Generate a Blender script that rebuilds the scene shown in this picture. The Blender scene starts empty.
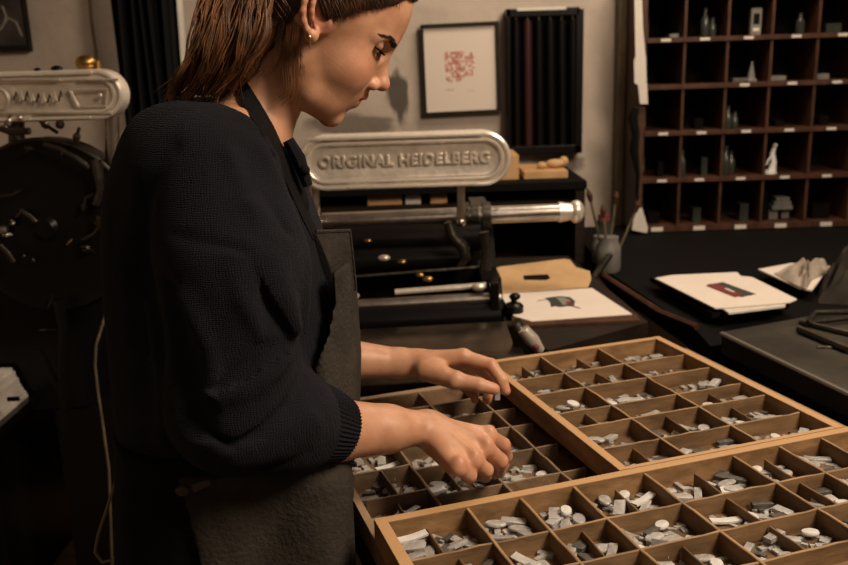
import bpy, bmesh, math, random
import numpy as np
from mathutils import Vector, Matrix
from mathutils.bvhtree import BVHTree
random.seed(7); RNG = np.random.default_rng(7)
scene = bpy.context.scene
col = scene.collection

# ---------------------------------------------------------------- camera
F_PX, PITCH, ROLL, CAM_Z = 870.0, math.radians(14.1), math.radians(-1.8), 1.45
cp, sp, cr, sr = math.cos(PITCH), math.sin(PITCH), math.cos(ROLL), math.sin(ROLL)
_f = Vector((0, cp, -sp)); _u = Vector((0, sp, cp)); _x = Vector((1, 0, 0))
AX_R = cr*_x + sr*_u; AX_U = -sr*_x + cr*_u; AX_F = _f
CAM = Vector((0, 0, CAM_Z))
cd = bpy.data.cameras.new('camera'); cam = bpy.data.objects.new('camera', cd); col.objects.link(cam)
cam.matrix_world = Matrix(((AX_R.x, AX_U.x, -AX_F.x, 0), (AX_R.y, AX_U.y, -AX_F.y, 0), (AX_R.z, AX_U.z, -AX_F.z, CAM_Z), (0, 0, 0, 1)))
cd.sensor_width = 36; cd.lens = F_PX/848*36; cd.clip_start = .05
cd.dof.use_dof = True; cd.dof.focus_distance = 1.08; cd.dof.aperture_fstop = 6.3
scene.camera = cam

# ---------------------------------------------------------------- light and exposure
scene.view_settings.view_transform = 'Standard'; scene.view_settings.look = 'None'
scene.view_settings.gamma = 1; scene.view_settings.use_curve_mapping = False
scene.view_settings.exposure = 0.0
w = bpy.data.worlds.new('world'); scene.world = w; w.use_nodes = True
w.node_tree.nodes['Background'].inputs[0].default_value = (1.0, .82, .66, 1)
w.node_tree.nodes['Background'].inputs[1].default_value = .01
def area(name, loc, target, size, power, color, sy=None):
    l = bpy.data.lights.new(name, 'AREA'); l.shape = 'RECTANGLE'; l.size = size; l.size_y = sy or size
    l.energy = power; l.color = color
    o = bpy.data.objects.new(name, l); col.objects.link(o); o.location = loc
    o.rotation_euler = (Vector(target)-Vector(loc)).to_track_quat('-Z', 'Y').to_euler(); return o
area('ceiling_lamp_light', (1.30, .25, 2.60), (.15, 1.05, 1.0), .7, 58, (1, .80, .60))
area('fill_light', (.3, -1.6, 2.3), (.3, 1.6, 1.0), .9, 3.5, (1, .80, .62))  # weak fill added from the camera side, no window there
area('rear_ceiling_light', (.9, 2.25, 2.8), (.45, 3.2, 1.5), .7, 30, (1, .80, .62))

def ray(x, y):
    return AX_R*((x-424)/F_PX) + AX_U*((282.5-y)/F_PX) + AX_F
def at(x, y, Y):
    d = ray(x, y); return CAM + d*(Y/d.y)
def az(x, y, z):
    d = ray(x, y); return CAM + d*((z-CAM_Z)/d.z)

# ---------------------------------------------------------------- helpers
def tag(o, label=None, cat=None, group=None, kind=None):
    if label: o['label'] = label
    if cat: o['category'] = cat
    if group: o['group'] = group
    if kind: o['kind'] = kind
    return o
def empty(name, loc, label, cat, group=None, rz=0):
    o = bpy.data.objects.new(name, None); col.objects.link(o); o.location = loc; o.rotation_euler.z = rz
    o.empty_display_size = .05
    return tag(o, label, cat, group)
def link(name, me, mat, parent=None, world=True):
    """mesh is given in world coordinates when world is True and the parent moves it back to local"""
    o = bpy.data.objects.new(name, me); col.objects.link(o)
    if mat is not None:
        for m in (mat if isinstance(mat, (list, tuple)) else [mat]): me.materials.append(m)
    if parent is not None:
        o.parent = parent
        if world:
            pm = Matrix.Translation(parent.location) @ parent.rotation_euler.to_matrix().to_4x4()
            if parent.parent is not None:
                q = parent.parent
                pm = (Matrix.Translation(q.location) @ q.rotation_euler.to_matrix().to_4x4()) @ pm
            me.transform(pm.inverted())
    return o
def recenter(o):
    """put the origin of a top-level mesh at its own base"""
    me = o.data; n = len(me.vertices); a = np.empty(n*3, 'f'); me.vertices.foreach_get('co', a); a = a.reshape(-1, 3)
    c = Vector(((a[:, 0].min()+a[:, 0].max())/2, (a[:, 1].min()+a[:, 1].max())/2, a[:, 2].min()))
    me.transform(Matrix.Translation(-c)); o.location = c; return o
class MB:
    def __init__(s): s.bm = bmesh.new()
    def box(s, lo, hi, M=None, bevel=0):
        r = bmesh.ops.create_cube(s.bm, size=1); vs = r['verts']
        c = [(lo[i]+hi[i])/2 for i in range(3)]; d = [abs(hi[i]-lo[i]) for i in range(3)]
        for v in vs: v.co = Vector((v.co.x*d[0]+c[0], v.co.y*d[1]+c[1], v.co.z*d[2]+c[2]))
        if bevel > 0:
            es = list({e for v in vs for e in v.link_edges})
            b = bmesh.ops.bevel(s.bm, geom=es, offset=bevel, segments=2, affect='EDGES', profile=.7)
            vs = list({v for f in b['faces'] for v in f.verts} | {v for v in vs if v.is_valid})
        if M is not None:
            for v in vs: v.co = M @ v.co
        return s
    def quadpoly(s, pts, thick, up=Vector((0, 0, 1))):
        a = [s.bm.verts.new(Vector(p)) for p in pts]; b = [s.bm.verts.new(Vector(p)-up*thick) for p in pts]; n = len(pts)
        s.bm.faces.new(a); s.bm.faces.new(b[::-1])
        for i in range(n): s.bm.faces.new((a[i], b[i], b[(i+1) % n], a[(i+1) % n]))
        return s
    def tube(s, pts, r, n=10, cap=True):
        pts = [Vector(p) for p in pts]; rr = r if isinstance(r, (list, tuple)) else [r]*len(pts); rings = []
        prev = None
        for i, p in enumerate(pts):
            t = (pts[min(i+1, len(pts)-1)]-pts[max(i-1, 0)]).normalized()
            if prev is None: a = t.orthogonal().normalized()
            else: a = (prev-t*prev.dot(t)).normalized()
            prev = a; b = t.cross(a)
            rings.append([s.bm.verts.new(p+(a*math.cos(k*2*math.pi/n)+b*math.sin(k*2*math.pi/n))*rr[i]) for k in range(n)])
        for i in range(len(rings)-1):
            for k in range(n): s.bm.faces.new((rings[i][k], rings[i][(k+1) % n], rings[i+1][(k+1) % n], rings[i+1][k]))
        if cap: s.bm.faces.new(rings[0][::-1]); s.bm.faces.new(rings[-1])
        return s
    def lathe(s, c, prof, n=20, axis='Z'):
        c = Vector(c); rings = []
        for r, h in prof:
            ring = []
            for k in range(n):
                a = k*2*math.pi/n; x, y = r*math.cos(a), r*math.sin(a)
                o = {'Z': (x, y, h), 'X': (h, x, y), 'Y': (x, h, y)}[axis]
                ring.append(s.bm.verts.new(c+Vector(o)))
            rings.append(ring)
        for i in range(len(rings)-1):
            for k in range(n): s.bm.faces.new((rings[i][k], rings[i][(k+1) % n], rings[i+1][(k+1) % n], rings[i+1][k]))
        s.bm.faces.new(rings[0][::-1]); s.bm.faces.new(rings[-1]); return s
    def ball(s, c, r, sc=(1, 1, 1), n=12, M=None):
        q = bmesh.ops.create_uvsphere(s.bm, u_segments=n, v_segments=max(6, n//2+2), radius=r)
        for v in q['verts']:
            v.co = Vector((v.co.x*sc[0], v.co.y*sc[1], v.co.z*sc[2]))
            if M is not None: v.co = M @ v.co
            v.co += Vector(c)
        return s
    def mesh(s, name, smooth=False):
        bmesh.ops.recalc_face_normals(s.bm, faces=s.bm.faces)
        me = bpy.data.meshes.new(name); s.bm.to_mesh(me); s.bm.free()
        if smooth:
            for p in me.polygons: p.use_smooth = True
            try: me.set_sharp_from_angle(angle=math.radians(38))
            except Exception: pass
        return me
    def build(s, name, mat, parent=None, smooth=False, world=True):
        return link(name, s.mesh(name, smooth), mat, parent, world)

# ---------------------------------------------------------------- materials
def mat(name, c, rough=.6, metal=0, noise=0, nscale=8, bump=0, bscale=40, c2=None, spec=.5, stretch=(1, 1, 1), wear=None):
    m = bpy.data.materials.new(name); m.use_nodes = True; nt = m.node_tree; b = nt.nodes['Principled BSDF']
    b.inputs['Base Color'].default_value = (*c, 1); b.inputs['Roughness'].default_value = rough
    b.inputs['Metallic'].default_value = metal; b.inputs['Specular IOR Level'].default_value = spec
    tc = nt.nodes.new('ShaderNodeTexCoord'); mp = nt.nodes.new('ShaderNodeMapping'); mp.inputs['Scale'].default_value = stretch
    nt.links.new(tc.outputs['Object'], mp.inputs[0])
    if noise > 0 or c2 is not None:
        n = nt.nodes.new('ShaderNodeTexNoise'); n.inputs['Scale'].default_value = nscale; n.inputs['Detail'].default_value = 6
        n.inputs['Roughness'].default_value = .65
        nt.links.new(mp.outputs[0], n.inputs['Vector'])
        r = nt.nodes.new('ShaderNodeValToRGB'); cc = c2 if c2 is not None else tuple(max(0, v*(1-noise)) for v in c)
        r.color_ramp.elements[0].position = .36; r.color_ramp.elements[1].position = .64
        r.color_ramp.elements[0].color = (*cc, 1); r.color_ramp.elements[1].color = (*c, 1)
        nt.links.new(n.outputs['Fac'], r.inputs[0]); nt.links.new(r.outputs[0], b.inputs['Base Color'])
    if bump > 0:
        n2 = nt.nodes.new('ShaderNodeTexNoise'); n2.inputs['Scale'].default_value = bscale; n2.inputs['Detail'].default_value = 5
        nt.links.new(mp.outputs[0], n2.inputs['Vector']); bp = nt.nodes.new('ShaderNodeBump')
        bp.inputs['Strength'].default_value = bump; bp.inputs['Distance'].default_value = .01
        nt.links.new(n2.outputs['Fac'], bp.inputs['Height']); nt.links.new(bp.outputs[0], b.inputs['Normal'])
    return m
M_ = {}
M_['wall'] = mat('plaster', (.50, .42, .345), .9, noise=.2, nscale=2.2, bump=.5, bscale=14, c2=(.36, .30, .245))
M_['floor'] = mat('floor_boards', (.30, .17, .075), .6, noise=.5, nscale=5, stretch=(1, 8, 1), bump=.2)
M_['ceil'] = mat('ceiling_paint', (.30, .27, .24), .9)
M_['tray'] = mat('tray_wood', (.225, .130, .058), .65, c2=(.10, .056, .024), nscale=9, stretch=(1, 1, 5), bump=.08, bscale=60)
def worn_top(m, top, z0, z1, c_top):
    # dirty inside, rubbed pale along the top edge
    nt = m.node_tree; b = nt.nodes['Principled BSDF']; src = b.inputs['Base Color'].links[0].from_socket
    tc = nt.nodes.new('ShaderNodeTexCoord'); sx = nt.nodes.new('ShaderNodeSeparateXYZ'); nt.links.new(tc.outputs['Object'], sx.inputs[0])
    mr = nt.nodes.new('ShaderNodeMapRange'); mr.inputs['From Min'].default_value = z0; mr.inputs['From Max'].default_value = z1; nt.links.new(sx.outputs['Z'], mr.inputs['Value'])
    mx = nt.nodes.new('ShaderNodeMix'); mx.data_type = 'RGBA'; mx.inputs['B'].default_value = (*c_top, 1)
    nt.links.new(mr.outputs['Result'], mx.inputs['Factor']); nt.links.new(src, mx.inputs['A']); nt.links.new(mx.outputs['Result'], b.inputs['Base Color'])
M_['polished'] = mat('polished_aluminium', (.95, .88, .77), .24, .55, noise=.12, nscale=30, bump=.06)
M_['greycloth'] = mat('dull_cloth', (.040, .034, .028), .95, spec=.1, noise=.4, nscale=12)
M_['traydark'] = mat('tray_wood_dark', (.22, .125, .055), .65, c2=(.09, .05, .022), nscale=14, bump=.3, bscale=60)
M_['oldtray'] = mat('old_tray_wood', (.21, .13, .07), .65, c2=(.10, .062, .035), nscale=14, bump=.3, bscale=60)
M_['rimwood'] = mat('rim_wood', (.33, .19, .085), .55, c2=(.15, .082, .035), nscale=12, stretch=(1, 1, 3), bump=.1, bscale=70)
worn_top(M_['tray'], 0, .0285, .0315, (.47, .30, .15)); worn_top(M_['rimwood'], 0, .031, .0327, (.50, .30, .14)); worn_top(M_['oldtray'], 0, .0285, .0315, (.30, .20, .115))
M_['darkwood'] = mat('dark_wood', (.020, .012, .007), .65, spec=.2, noise=.5, nscale=9, stretch=(1, 1, 4), bump=.15)
M_['cabwood'] = mat('cabinet_wood', (.075, .029, .013), .55, c2=(.034, .013, .006), spec=.3, nscale=10, stretch=(2, 2, 1), bump=.15)
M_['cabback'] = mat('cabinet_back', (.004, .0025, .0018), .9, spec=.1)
M_['postwood'] = mat('post_wood', (.17, .13, .07), .8, c2=(.08, .06, .035), nscale=9, stretch=(4, 4, 1), bump=.4)
M_['black'] = mat('black_enamel', (.004, .0035, .0035), .30, spec=.18)
M_['blackmatte'] = mat('black_matte', (.004, .0036, .0032), .85, spec=.1)
M_['cloth'] = mat('black_cloth', (.003, .0027, .0027), .95, spec=.2)
M_['steel'] = mat('worn_steel', (.55, .51, .46), .28, 1, noise=.35, nscale=20, bump=.1)
M_['alu'] = mat('cast_aluminium', (.78, .70, .60), .36, .62, noise=.22, nscale=25, bump=.10, bscale=60)
M_['darksteel'] = mat('dark_steel', (.10, .09, .075), .38, 1, noise=.4, nscale=16, bump=.2)
M_['brass'] = mat('brass', (.50, .30, .10), .35, 1, noise=.3, nscale=15)
M_['paper'] = mat('paper', (.72, .64, .56), .8, noise=.06, nscale=8)
M_['paperw'] = mat('paper_tag', (.62, .57, .50), .8, noise=.1, nscale=30)
M_['board'] = mat('tan_board', (.52, .34, .17), .75, c2=(.42, .26, .12), nscale=10)
M_['boxwood'] = mat('box_wood', (.55, .33, .15), .6, c2=(.42, .24, .10), nscale=8)
M_['slab'] = mat('imposing_surface', (.052, .046, .034), .5, c2=(.022, .019, .014), spec=.3, nscale=7, bump=.15)
M_['frame'] = mat('frame_black', (.008, .007, .006), .5, spec=.2)
M_['mount'] = mat('print_paper', (.62, .54, .46), .8)
M_['red'] = mat('red_ink', (.50, .15, .10), .8)
M_['darkred'] = mat('dark_red_ink', (.22, .03, .026), .7, noise=.5, nscale=40)
M_['green'] = mat('green_ink', (.035, .045, .036), .7, noise=.4, nscale=40)
M_['greyink'] = mat('grey_ink', (.22, .20, .17), .8)
M_['glass'] = mat('bottle_glass', (.035, .04, .032), .2, noise=.3, nscale=30)
M_['ceramic'] = mat('pale_ceramic', (.17, .16, .14), .5, noise=.3, nscale=30)
M_['rag'] = mat('rag', (.42, .35, .28), .9, noise=.3, nscale=10, bump=.4)
M_['leadA'] = mat('type_metal_light', (.54, .53, .51), .45, .25, noise=.3, nscale=60, bump=.2, bscale=200)
M_['leadB'] = mat('type_metal_mid', (.46, .44, .41), .45, .25, noise=.4, nscale=60, bump=.2, bscale=200)
M_['leadC'] = mat('type_metal_dark', (.15, .14, .125), .45, .5, noise=.4, nscale=60, bump=.2, bscale=200)
M_['leadW'] = mat('type_metal_pale', (.70, .69, .66), .5, .05, noise=.2, nscale=60)

# ---------------------------------------------------------------- room shell
def struct(name, lo, hi, m):
    return tag(recenter(MB().box(lo, hi).build(name, m)), kind='structure')
struct('floor', (-2.4, -2.4, -.1), (2.8, 3.4, 0), M_['floor'])
struct('ceiling', (-2.4, -2.4, 3.0), (2.8, 3.4, 3.1), M_['ceil'])
wb = struct('wall_back', (-2.4, 3.2, 0), (2.8, 3.3, 3.0), M_['wall'])
struct('wall_left', (-2.5, -2.4, 0), (-2.4, 3.4, 3.0), M_['wall'])
struct('wall_right', (2.8, -2.4, 0), (2.9, 3.4, 3.0), M_['wall'])
struct('wall_front', (-2.4, -2.5, 0), (2.8, -2.4, 3.0), M_['wall'])
struct('baseboard_back', (-2.4, 3.18, 0), (2.8, 3.2, .12), M_['darkwood'])
# dark stain with its own outline on the plaster behind the press
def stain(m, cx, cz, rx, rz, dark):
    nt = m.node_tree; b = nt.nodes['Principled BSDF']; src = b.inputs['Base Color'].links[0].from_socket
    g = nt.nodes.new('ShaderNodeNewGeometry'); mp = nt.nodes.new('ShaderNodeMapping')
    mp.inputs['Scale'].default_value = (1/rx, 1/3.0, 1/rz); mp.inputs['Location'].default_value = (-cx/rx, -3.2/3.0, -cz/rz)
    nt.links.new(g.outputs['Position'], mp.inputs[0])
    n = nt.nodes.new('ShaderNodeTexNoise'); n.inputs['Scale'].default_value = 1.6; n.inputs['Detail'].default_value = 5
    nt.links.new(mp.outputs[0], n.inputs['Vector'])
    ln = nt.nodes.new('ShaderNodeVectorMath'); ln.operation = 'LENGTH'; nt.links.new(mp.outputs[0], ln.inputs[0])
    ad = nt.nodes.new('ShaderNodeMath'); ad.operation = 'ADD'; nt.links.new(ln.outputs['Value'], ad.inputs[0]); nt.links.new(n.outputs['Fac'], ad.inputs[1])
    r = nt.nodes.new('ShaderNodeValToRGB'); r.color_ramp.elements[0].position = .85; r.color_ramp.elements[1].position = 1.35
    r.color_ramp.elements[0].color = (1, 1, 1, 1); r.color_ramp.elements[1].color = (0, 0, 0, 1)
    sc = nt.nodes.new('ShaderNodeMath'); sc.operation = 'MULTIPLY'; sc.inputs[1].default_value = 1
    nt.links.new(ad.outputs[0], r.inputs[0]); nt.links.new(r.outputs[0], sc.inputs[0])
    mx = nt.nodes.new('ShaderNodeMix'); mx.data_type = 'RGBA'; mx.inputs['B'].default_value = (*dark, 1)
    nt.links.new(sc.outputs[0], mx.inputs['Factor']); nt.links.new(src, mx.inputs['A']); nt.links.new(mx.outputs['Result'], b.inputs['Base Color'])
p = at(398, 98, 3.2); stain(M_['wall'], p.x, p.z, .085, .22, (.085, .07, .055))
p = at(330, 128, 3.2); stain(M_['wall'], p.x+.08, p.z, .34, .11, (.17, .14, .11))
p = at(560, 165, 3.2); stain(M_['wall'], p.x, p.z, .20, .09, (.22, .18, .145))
# ================================================================ type trays
YC = math.radians(18.2)
UX = Vector((math.cos(YC), math.sin(YC), 0)); VX = Vector((-math.sin(YC), math.cos(YC), 0))
TRM = Matrix(((UX.x, VX.x, 0, 0), (UX.y, VX.y, 0, 0), (0, 0, 1, 0), (0, 0, 0, 1)))
def tray(label, u0, u1, v0, v1, z0, z1, cols, rows, rim, halves, wood, base, extra=None):
    """tray in its own frame: u along x, v along y"""
    root = empty('type_tray', TRM @ Vector((u0, v0, z0)), label, 'type tray', rz=YC)
    def L(a): return Vector((a[0]-u0, a[1]-v0, a[2]-z0))
    def bx(b, lo, hi, bev=.0008): b.box(L(lo), L(hi), bevel=bev)
    b = MB(); rl, rr_, rf, rb = rim
    bx(b, (u0, v0, z0), (u0+rl, v1, z1)); bx(b, (u1-rr_, v0, z0), (u1, v1, z1))
    bx(b, (u0+rl, v0, z0), (u1-rr_, v0+rf, z1-.0004)); bx(b, (u0+rl, v1-rb, z0), (u1-rr_, v1, z1-.0004))
    b.build('frame', M_['rimwood'] if wood != 'old' else M_['oldtray'], root, world=False)
    b = MB(); bx(b, (u0+rl, v0+rf, z0), (u1-rr_, v1-rb, z0+.004), 0); b.build('base_board', base, root, world=False)
    wm = M_['tray'] if wood != 'old' else M_['oldtray']
    def wavy(p0, p1, th, za, zb):
        # thin slat with a slightly worn, wavy top edge
        p0, p1 = Vector(p0), Vector(p1); d = (p1-p0); n = max(3, int(d.length/.02)); s = Vector((-d.y, d.x, 0)).normalized()*th/2
        bm = bmesh.new(); rows_ = []
        for i in range(n+1):
            t = i/n; p = p0+d*t+s*random.uniform(-.35, .35); zt = zb-random.uniform(0, .0016)
            rows_.append([bm.verts.new(L((p.x+q.x, p.y+q.y, z))) for q, z in ((s, za), (s, zt-.0007), (s*.4, zt), (-s*.4, zt), (-s, zt-.0007), (-s, za))])
        for i in range(n):
            for k in range(5): bm.faces.new((rows_[i][k], rows_[i][k+1], rows_[i+1][k+1], rows_[i+1][k]))
            bm.faces.new((rows_[i][5], rows_[i][0], rows_[i+1][0], rows_[i+1][5]))
        bm.faces.new(rows_[0]); bm.faces.new(rows_[-1][::-1])
        m = MB(); m.bm.free(); m.bm = bm
        return m
    zt = z1-.002
    for c in cols: wavy((c, v0+rf, 0), (c, v1-rb, 0), .0038, z0+.004, zt).build('partition', wm, root, world=False)
    cc = [u0+rl]+list(cols)+[u1-rr_]
    for r in rows:
        if isinstance(r, tuple): r_, a, b_ = r
        else: r_, a, b_ = r, u0+rl, u1-rr_
        wavy((a, r_, 0), (b_, r_, 0), .0036, z0+.004, zt-.0006).build('partition', wm, root, world=False)
    for (a, b_, hh) in halves:
        wavy((*a, 0), (*b_, 0), .0026, z0+.004, z0+.004+hh).build('low_partition', wm, root, world=False)
    return root
ZB, ZA, ZC = .897, .93, .897
B_cols = [.340, .410, .484, .587, .724, .800, .870]; B_rows = [.811, .740, .672, .604, .540]
B_halves = [((.652, .815), (.654, .880), .020), ((.652, .744), (.650, .808), .020), ((.286, .813), (.284, .882), .017), ((.30, .742), (.297, .808), .017),
            ((.655, .676), (.653, .736), .02), ((.534, .676), (.536, .736), .02), ((.447, .744), (.450, .808), .018), ((.535, .814), (.537, .882), .018), ((.762, .815), (.765, .88), .02), ((.762, .745), (.76, .808), .02)]
tB = tray('wooden type tray nearest the camera, its deep compartments full of grey metal type', .226, .985, .46, .906, ZB, ZA, B_cols, B_rows, (.014, .014, .014, .013), B_halves, 'new', M_['traydark'])
A_cols = [.667, .785]; A_rows = [.979, 1.056, 1.113, 1.196, 1.270]
A_halves = [((.62, .915), (.622, .977), .02), ((.725, .98), (.727, 1.054), .02), ((.84, .982), (.845, 1.054), .016), ((.845, 1.06), (.845, 1.11), .018), ((.60, 1.20), (.665, 1.205), .018),
            ((.62, 1.272), (.622, 1.345), .02), ((.73, 1.272), (.732, 1.345), .02), ((.73, 1.2), (.728, 1.268), .018), ((.62, 1.06), (.62, 1.11), .02)]
tA = tray('wooden type tray behind the near one, its left side board standing bare beside the hands', .558, .922, .908, 1.372, ZB, ZA, A_cols, A_rows, (.013, .014, .007, .012), A_halves, 'new', M_['traydark'])
C_cols = [.332, .432, .52]; C_rows = [(1.020, .245, .332), (1.100, .245, .332), (1.19, .245, .332), (.997, .332, .558), (1.082, .332, .558), (1.167, .332, .558), (1.235, .332, .558), (1.30, .245, .558)]
C_halves = [((.288, .965), (.288, 1.018), .014), ((.29, 1.022), (.288, 1.098), .026), ((.38, 1.0), (.38, 1.08), .016), ((.48, 1.09), (.48, 1.165), .016), ((.38, 1.17), (.382, 1.233), .016)]
tC = tray('lower, darker old type tray under the hands, left of the raised side board', .228, .985, .46, 1.372, .864, ZC-.0002, C_cols, C_rows, (.010, .014, .014, .014), C_halves, 'old', M_['traydark'])

# cabinet the trays lie on
root = empty('type_cabinet', TRM @ Vector((.222, .44, 0)), 'dark wooden type cabinet carrying the trays beside the woman', 'cabinet', rz=YC)
MB().box((0, 0, .06), (.80, .95, .863), bevel=.004).build('body', M_['darkwood'], root, world=False)
MB().box((.03, .03, 0), (.77, .92, .06)).build('plinth', M_['darkwood'], root, world=False)
for k in range(7):
    z = .10+k*.107
    d = MB().box((-.010, .03, z), (-.0005, .92, z+.098), bevel=.002).build('drawer', M_['oldtray'], root, world=False)
    h = MB().tube([(-.016, .42, z+.05), (-.032, .44, z+.045), (-.032, .51, z+.045), (-.016, .53, z+.05)], .004, 8).build('handle', M_['brass'], None)
    h.parent = d

# ---- loose metal type
def sort_mesh(kind, L_, W_, H_):
    b = MB()
    if kind == 0:   # block with a stepped face
        b.box((-L_/2, -W_/2, -H_/2), (L_/2*.72, W_/2, H_/2), bevel=.0007); b.box((L_/2*.72, -W_/2*.7, -H_/2*.7), (L_/2, W_/2*.7, H_/2*.7), bevel=.0005)
    elif kind == 1:  # worn, rounded slug
        b.ball((0, 0, 0), 1, (L_/2, W_/2, H_/2), n=14)
        for v in b.bm.verts: v.co.z = max(-H_*.26, min(H_*.26, v.co.z))*1.2; v.co.x += (abs(v.co.y)/W_)**2*L_*.1
    elif kind == 2:  # thin lead, slightly bent
        for s in range(6):
            x0, x1 = -L_/2+s*L_/6, -L_/2+(s+1)*L_/6
            b.box((x0, -W_/2, -H_/2), (x1+.0002, W_/2, H_/2))
        for v in b.bm.verts: v.co.z += (v.co.x/L_)**2*H_*2.2
    else:            # block with nicks cut in its side
        b.box((-L_/2, -W_/2, -H_/2), (L_/2, W_/2, H_/2), bevel=.0008)
        b.box((-L_*.12, W_/2-.0002, -H_/2*.9), (L_*.02, W_/2+.0009, H_/2*.9)); b.box((L_/2-.0003, -W_*.3, -H_*.3), (L_/2+.0012, W_*.3, H_*.3), bevel=.0003)
    return b.mesh('type_sort', True)
variants = []
for i, (k, l, w_, h, m) in enumerate([(0, .027, .0120, .0050, 'leadA'), (1, .027, .0165, .0070, 'leadA'), (2, .034, .0095, .0024, 'leadB'), (3, .025, .0110, .0056, 'leadB'), (1, .022, .015, .008, 'leadW'),
                                  (0, .027, .0090, .0058, 'leadC'), (3, .030, .0135, .0052, 'leadA'), (2, .038, .010, .0028, 'leadW'), (1, .030, .014, .006, 'leadB'), (0, .022, .014, .0060, 'leadC')]):
    me = sort_mesh(k, l, w_, h); me.materials.append(M_[m]); variants.append((me, l, w_, h))
N_SORTS = 0
DESC = ['grey stepped block of metal type, ', 'light grey round-ended slug of type, ', 'long mid-grey strip of type metal, ', 'short mid-grey block of metal type, ', 'palest small round-ended slug of type, ', 'dark stepped block of metal type, ', 'wide flat grey block of type, ', 'longest pale strip of type metal, ', 'mid-grey oval slug of type, ', 'dark square block of metal type, ']
def fill(u0, u1, v0, v1, zb, n, label, group, pal, depth=.033):
    global N_SORTS
    placed = []; cu, cv = (u0+u1)/2+random.uniform(-.01, .01), (v0+v1)/2-.006
    ang0 = random.uniform(-.6, 1.2)
    first = list(dict.fromkeys(pal)); random.shuffle(first); rest_ = [v for v in range(10) if v not in first]; random.shuffle(rest_); order = (first+rest_)[:n]
    for k in range(n):
        me, l, w_, h = variants[order[k]]; ok = False
        for t in range(14):
            m_ = l/2+.0028
            uu = min(max(random.gauss(cu, (u1-u0)*.33), u0+m_), u1-m_); vv = min(max(random.gauss(cv, (v1-v0)*.26), v0+m_*.75), v1-m_*.75)
            if all((uu-a)**2+(vv-b)**2 > (.0125)**2 for a, b, _ in placed): ok = True; break
        lev = 0
        for a, b, z in placed:
            if (uu-a)**2+(vv-b)**2 < (.014)**2: lev = max(lev, z)
        z = zb+(lev*.92 if lev > 0 else .003)+h/2+.0006
        placed.append((uu, vv, z-zb+h/2))
        o = bpy.data.objects.new('type_sort', me); col.objects.link(o)
        o.location = TRM @ Vector((uu, vv, z))
        tl = .10 if lev == 0 else .30
        o.rotation_euler = (random.uniform(-tl, tl), random.uniform(-tl, tl)*.6, YC+ang0+random.gauss(0, .55))
        tag(o, DESC[order[k]]+label, 'metal type', group); N_SORTS += 1
LIGHT = [0, 1, 1, 4, 6, 7, 8, 0, 3, 2]; MIX = [0, 1, 2, 3, 5, 6, 8, 9, 4]; DARK = [2, 3, 5, 8, 9, 5, 6]
bc = [.240]+B_cols; br = [.892]+B_rows
fz = ZB+.004
rown = ['back', 'second', 'third', 'fourth']; ordn = ['first', 'second', 'third', 'fourth', 'fifth', 'sixth', 'seventh', 'eighth']
for ri in range(3):
    for ci in range(len(bc)-1):
        if ri == 2 and ci < 2: n = 0
        else: n = 10 if bc[ci+1]-bc[ci] > .09 else 7
        if ci >= 6: n = 6
        if ri == 2 and 2 <= ci: n = 7
        if n == 0: continue
        fill(bc[ci], bc[ci+1], br[ri+1], br[ri], fz, n, '%s compartment from left, %s row of near tray' % (ordn[ci], rown[ri]),
             'loose metal type in the near tray', LIGHT if (ri+ci) % 3 else MIX)
ac = [.571, .667, .785, .908]; ar = [.916, .979, 1.056, 1.113, 1.196, 1.27, 1.36]
an = ['front', 'second', 'third', 'fourth', 'fifth', 'rearmost']
for ri in range(6):
    for ci in range(3):
        n = 5 if ri < 4 else 3
        fill(ac[ci], ac[ci+1], ar[ri], ar[ri+1], fz, n, '%s compartment, %s row of the rear tray' % (['left', 'middle', 'right'][ci], an[ri]),
             'loose metal type in the rear tray', LIGHT if ci == 2 else (MIX if ri < 4 else DARK))
cells = [(.242, .332, .95, 1.02), (.242, .332, 1.02, 1.10), (.242, .332, 1.10, 1.19), (.332, .432, .955, .997), (.332, .432, .997, 1.082), (.432, .52, .955, .997), (.432, .52, .997, 1.082),
         (.432, .52, 1.082, 1.167), (.332, .432, 1.082, 1.167), (.432, .52, 1.167, 1.235), (.332, .432, 1.235, 1.30), (.432, .52, 1.235, 1.30)]
cnames = ['left front compartment', 'left compartment behind the front one', 'third left compartment from the front', 'front compartment before the near hand', 'compartment beneath the near hand',
          'right front compartment by the side board', 'right compartment just behind the front one', 'right compartment between the two hands', 'middle compartment between the two hands', 'right compartment under the far hand', 'middle compartment beyond the far wrist', 'right compartment beyond the far hand']
for i, c in enumerate(cells):
    cn = cnames[i]
    fill(*c, .868, 6 if i < 8 else 4, 'lower tray, %s' % cn, 'loose metal type in the lower tray', MIX if i % 2 else LIGHT)
# uncountable small offcuts at the bottoms of the compartments
verts, faces = [], []
def crumbs(u0, u1, v0, v1, zb, n):
    for k in range(n):
        c = Vector((random.uniform(u0+.008, u1-.008), random.uniform(v0+.008, v1-.008), zb+.001)); a = random.uniform(0, 3.14)
        l, w_, h = random.uniform(.004, .011), random.uniform(.0018, .0045), random.uniform(.002, .007)
        R_ = Matrix.Rotation(a, 3, 'Z'); s = len(verts)
        for dz in (-1, 1):
            for dx, dy in ((-1, -1), (1, -1), (1, 1), (-1, 1)): verts.append(TRM @ (c+R_ @ Vector((dx*l, dy*w_, dz*h*.5))))
        faces.extend([(s, s+3, s+2, s+1), (s+4, s+5, s+6, s+7), (s, s+1, s+5, s+4), (s+1, s+2, s+6, s+5), (s+2, s+3, s+7, s+6), (s+3, s, s+4, s+7)])
for ri in range(3):
    for ci in range(len(bc)-1): crumbs(bc[ci], bc[ci+1], br[ri+1], br[ri], fz, 34 if bc[ci+1]-bc[ci] > .09 else 26)
for ri in range(6):
    for ci in range(3): crumbs(ac[ci], ac[ci+1], ar[ri], ar[ri+1], fz, 26)
for c in cells: crumbs(*c, .868, 28)
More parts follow.
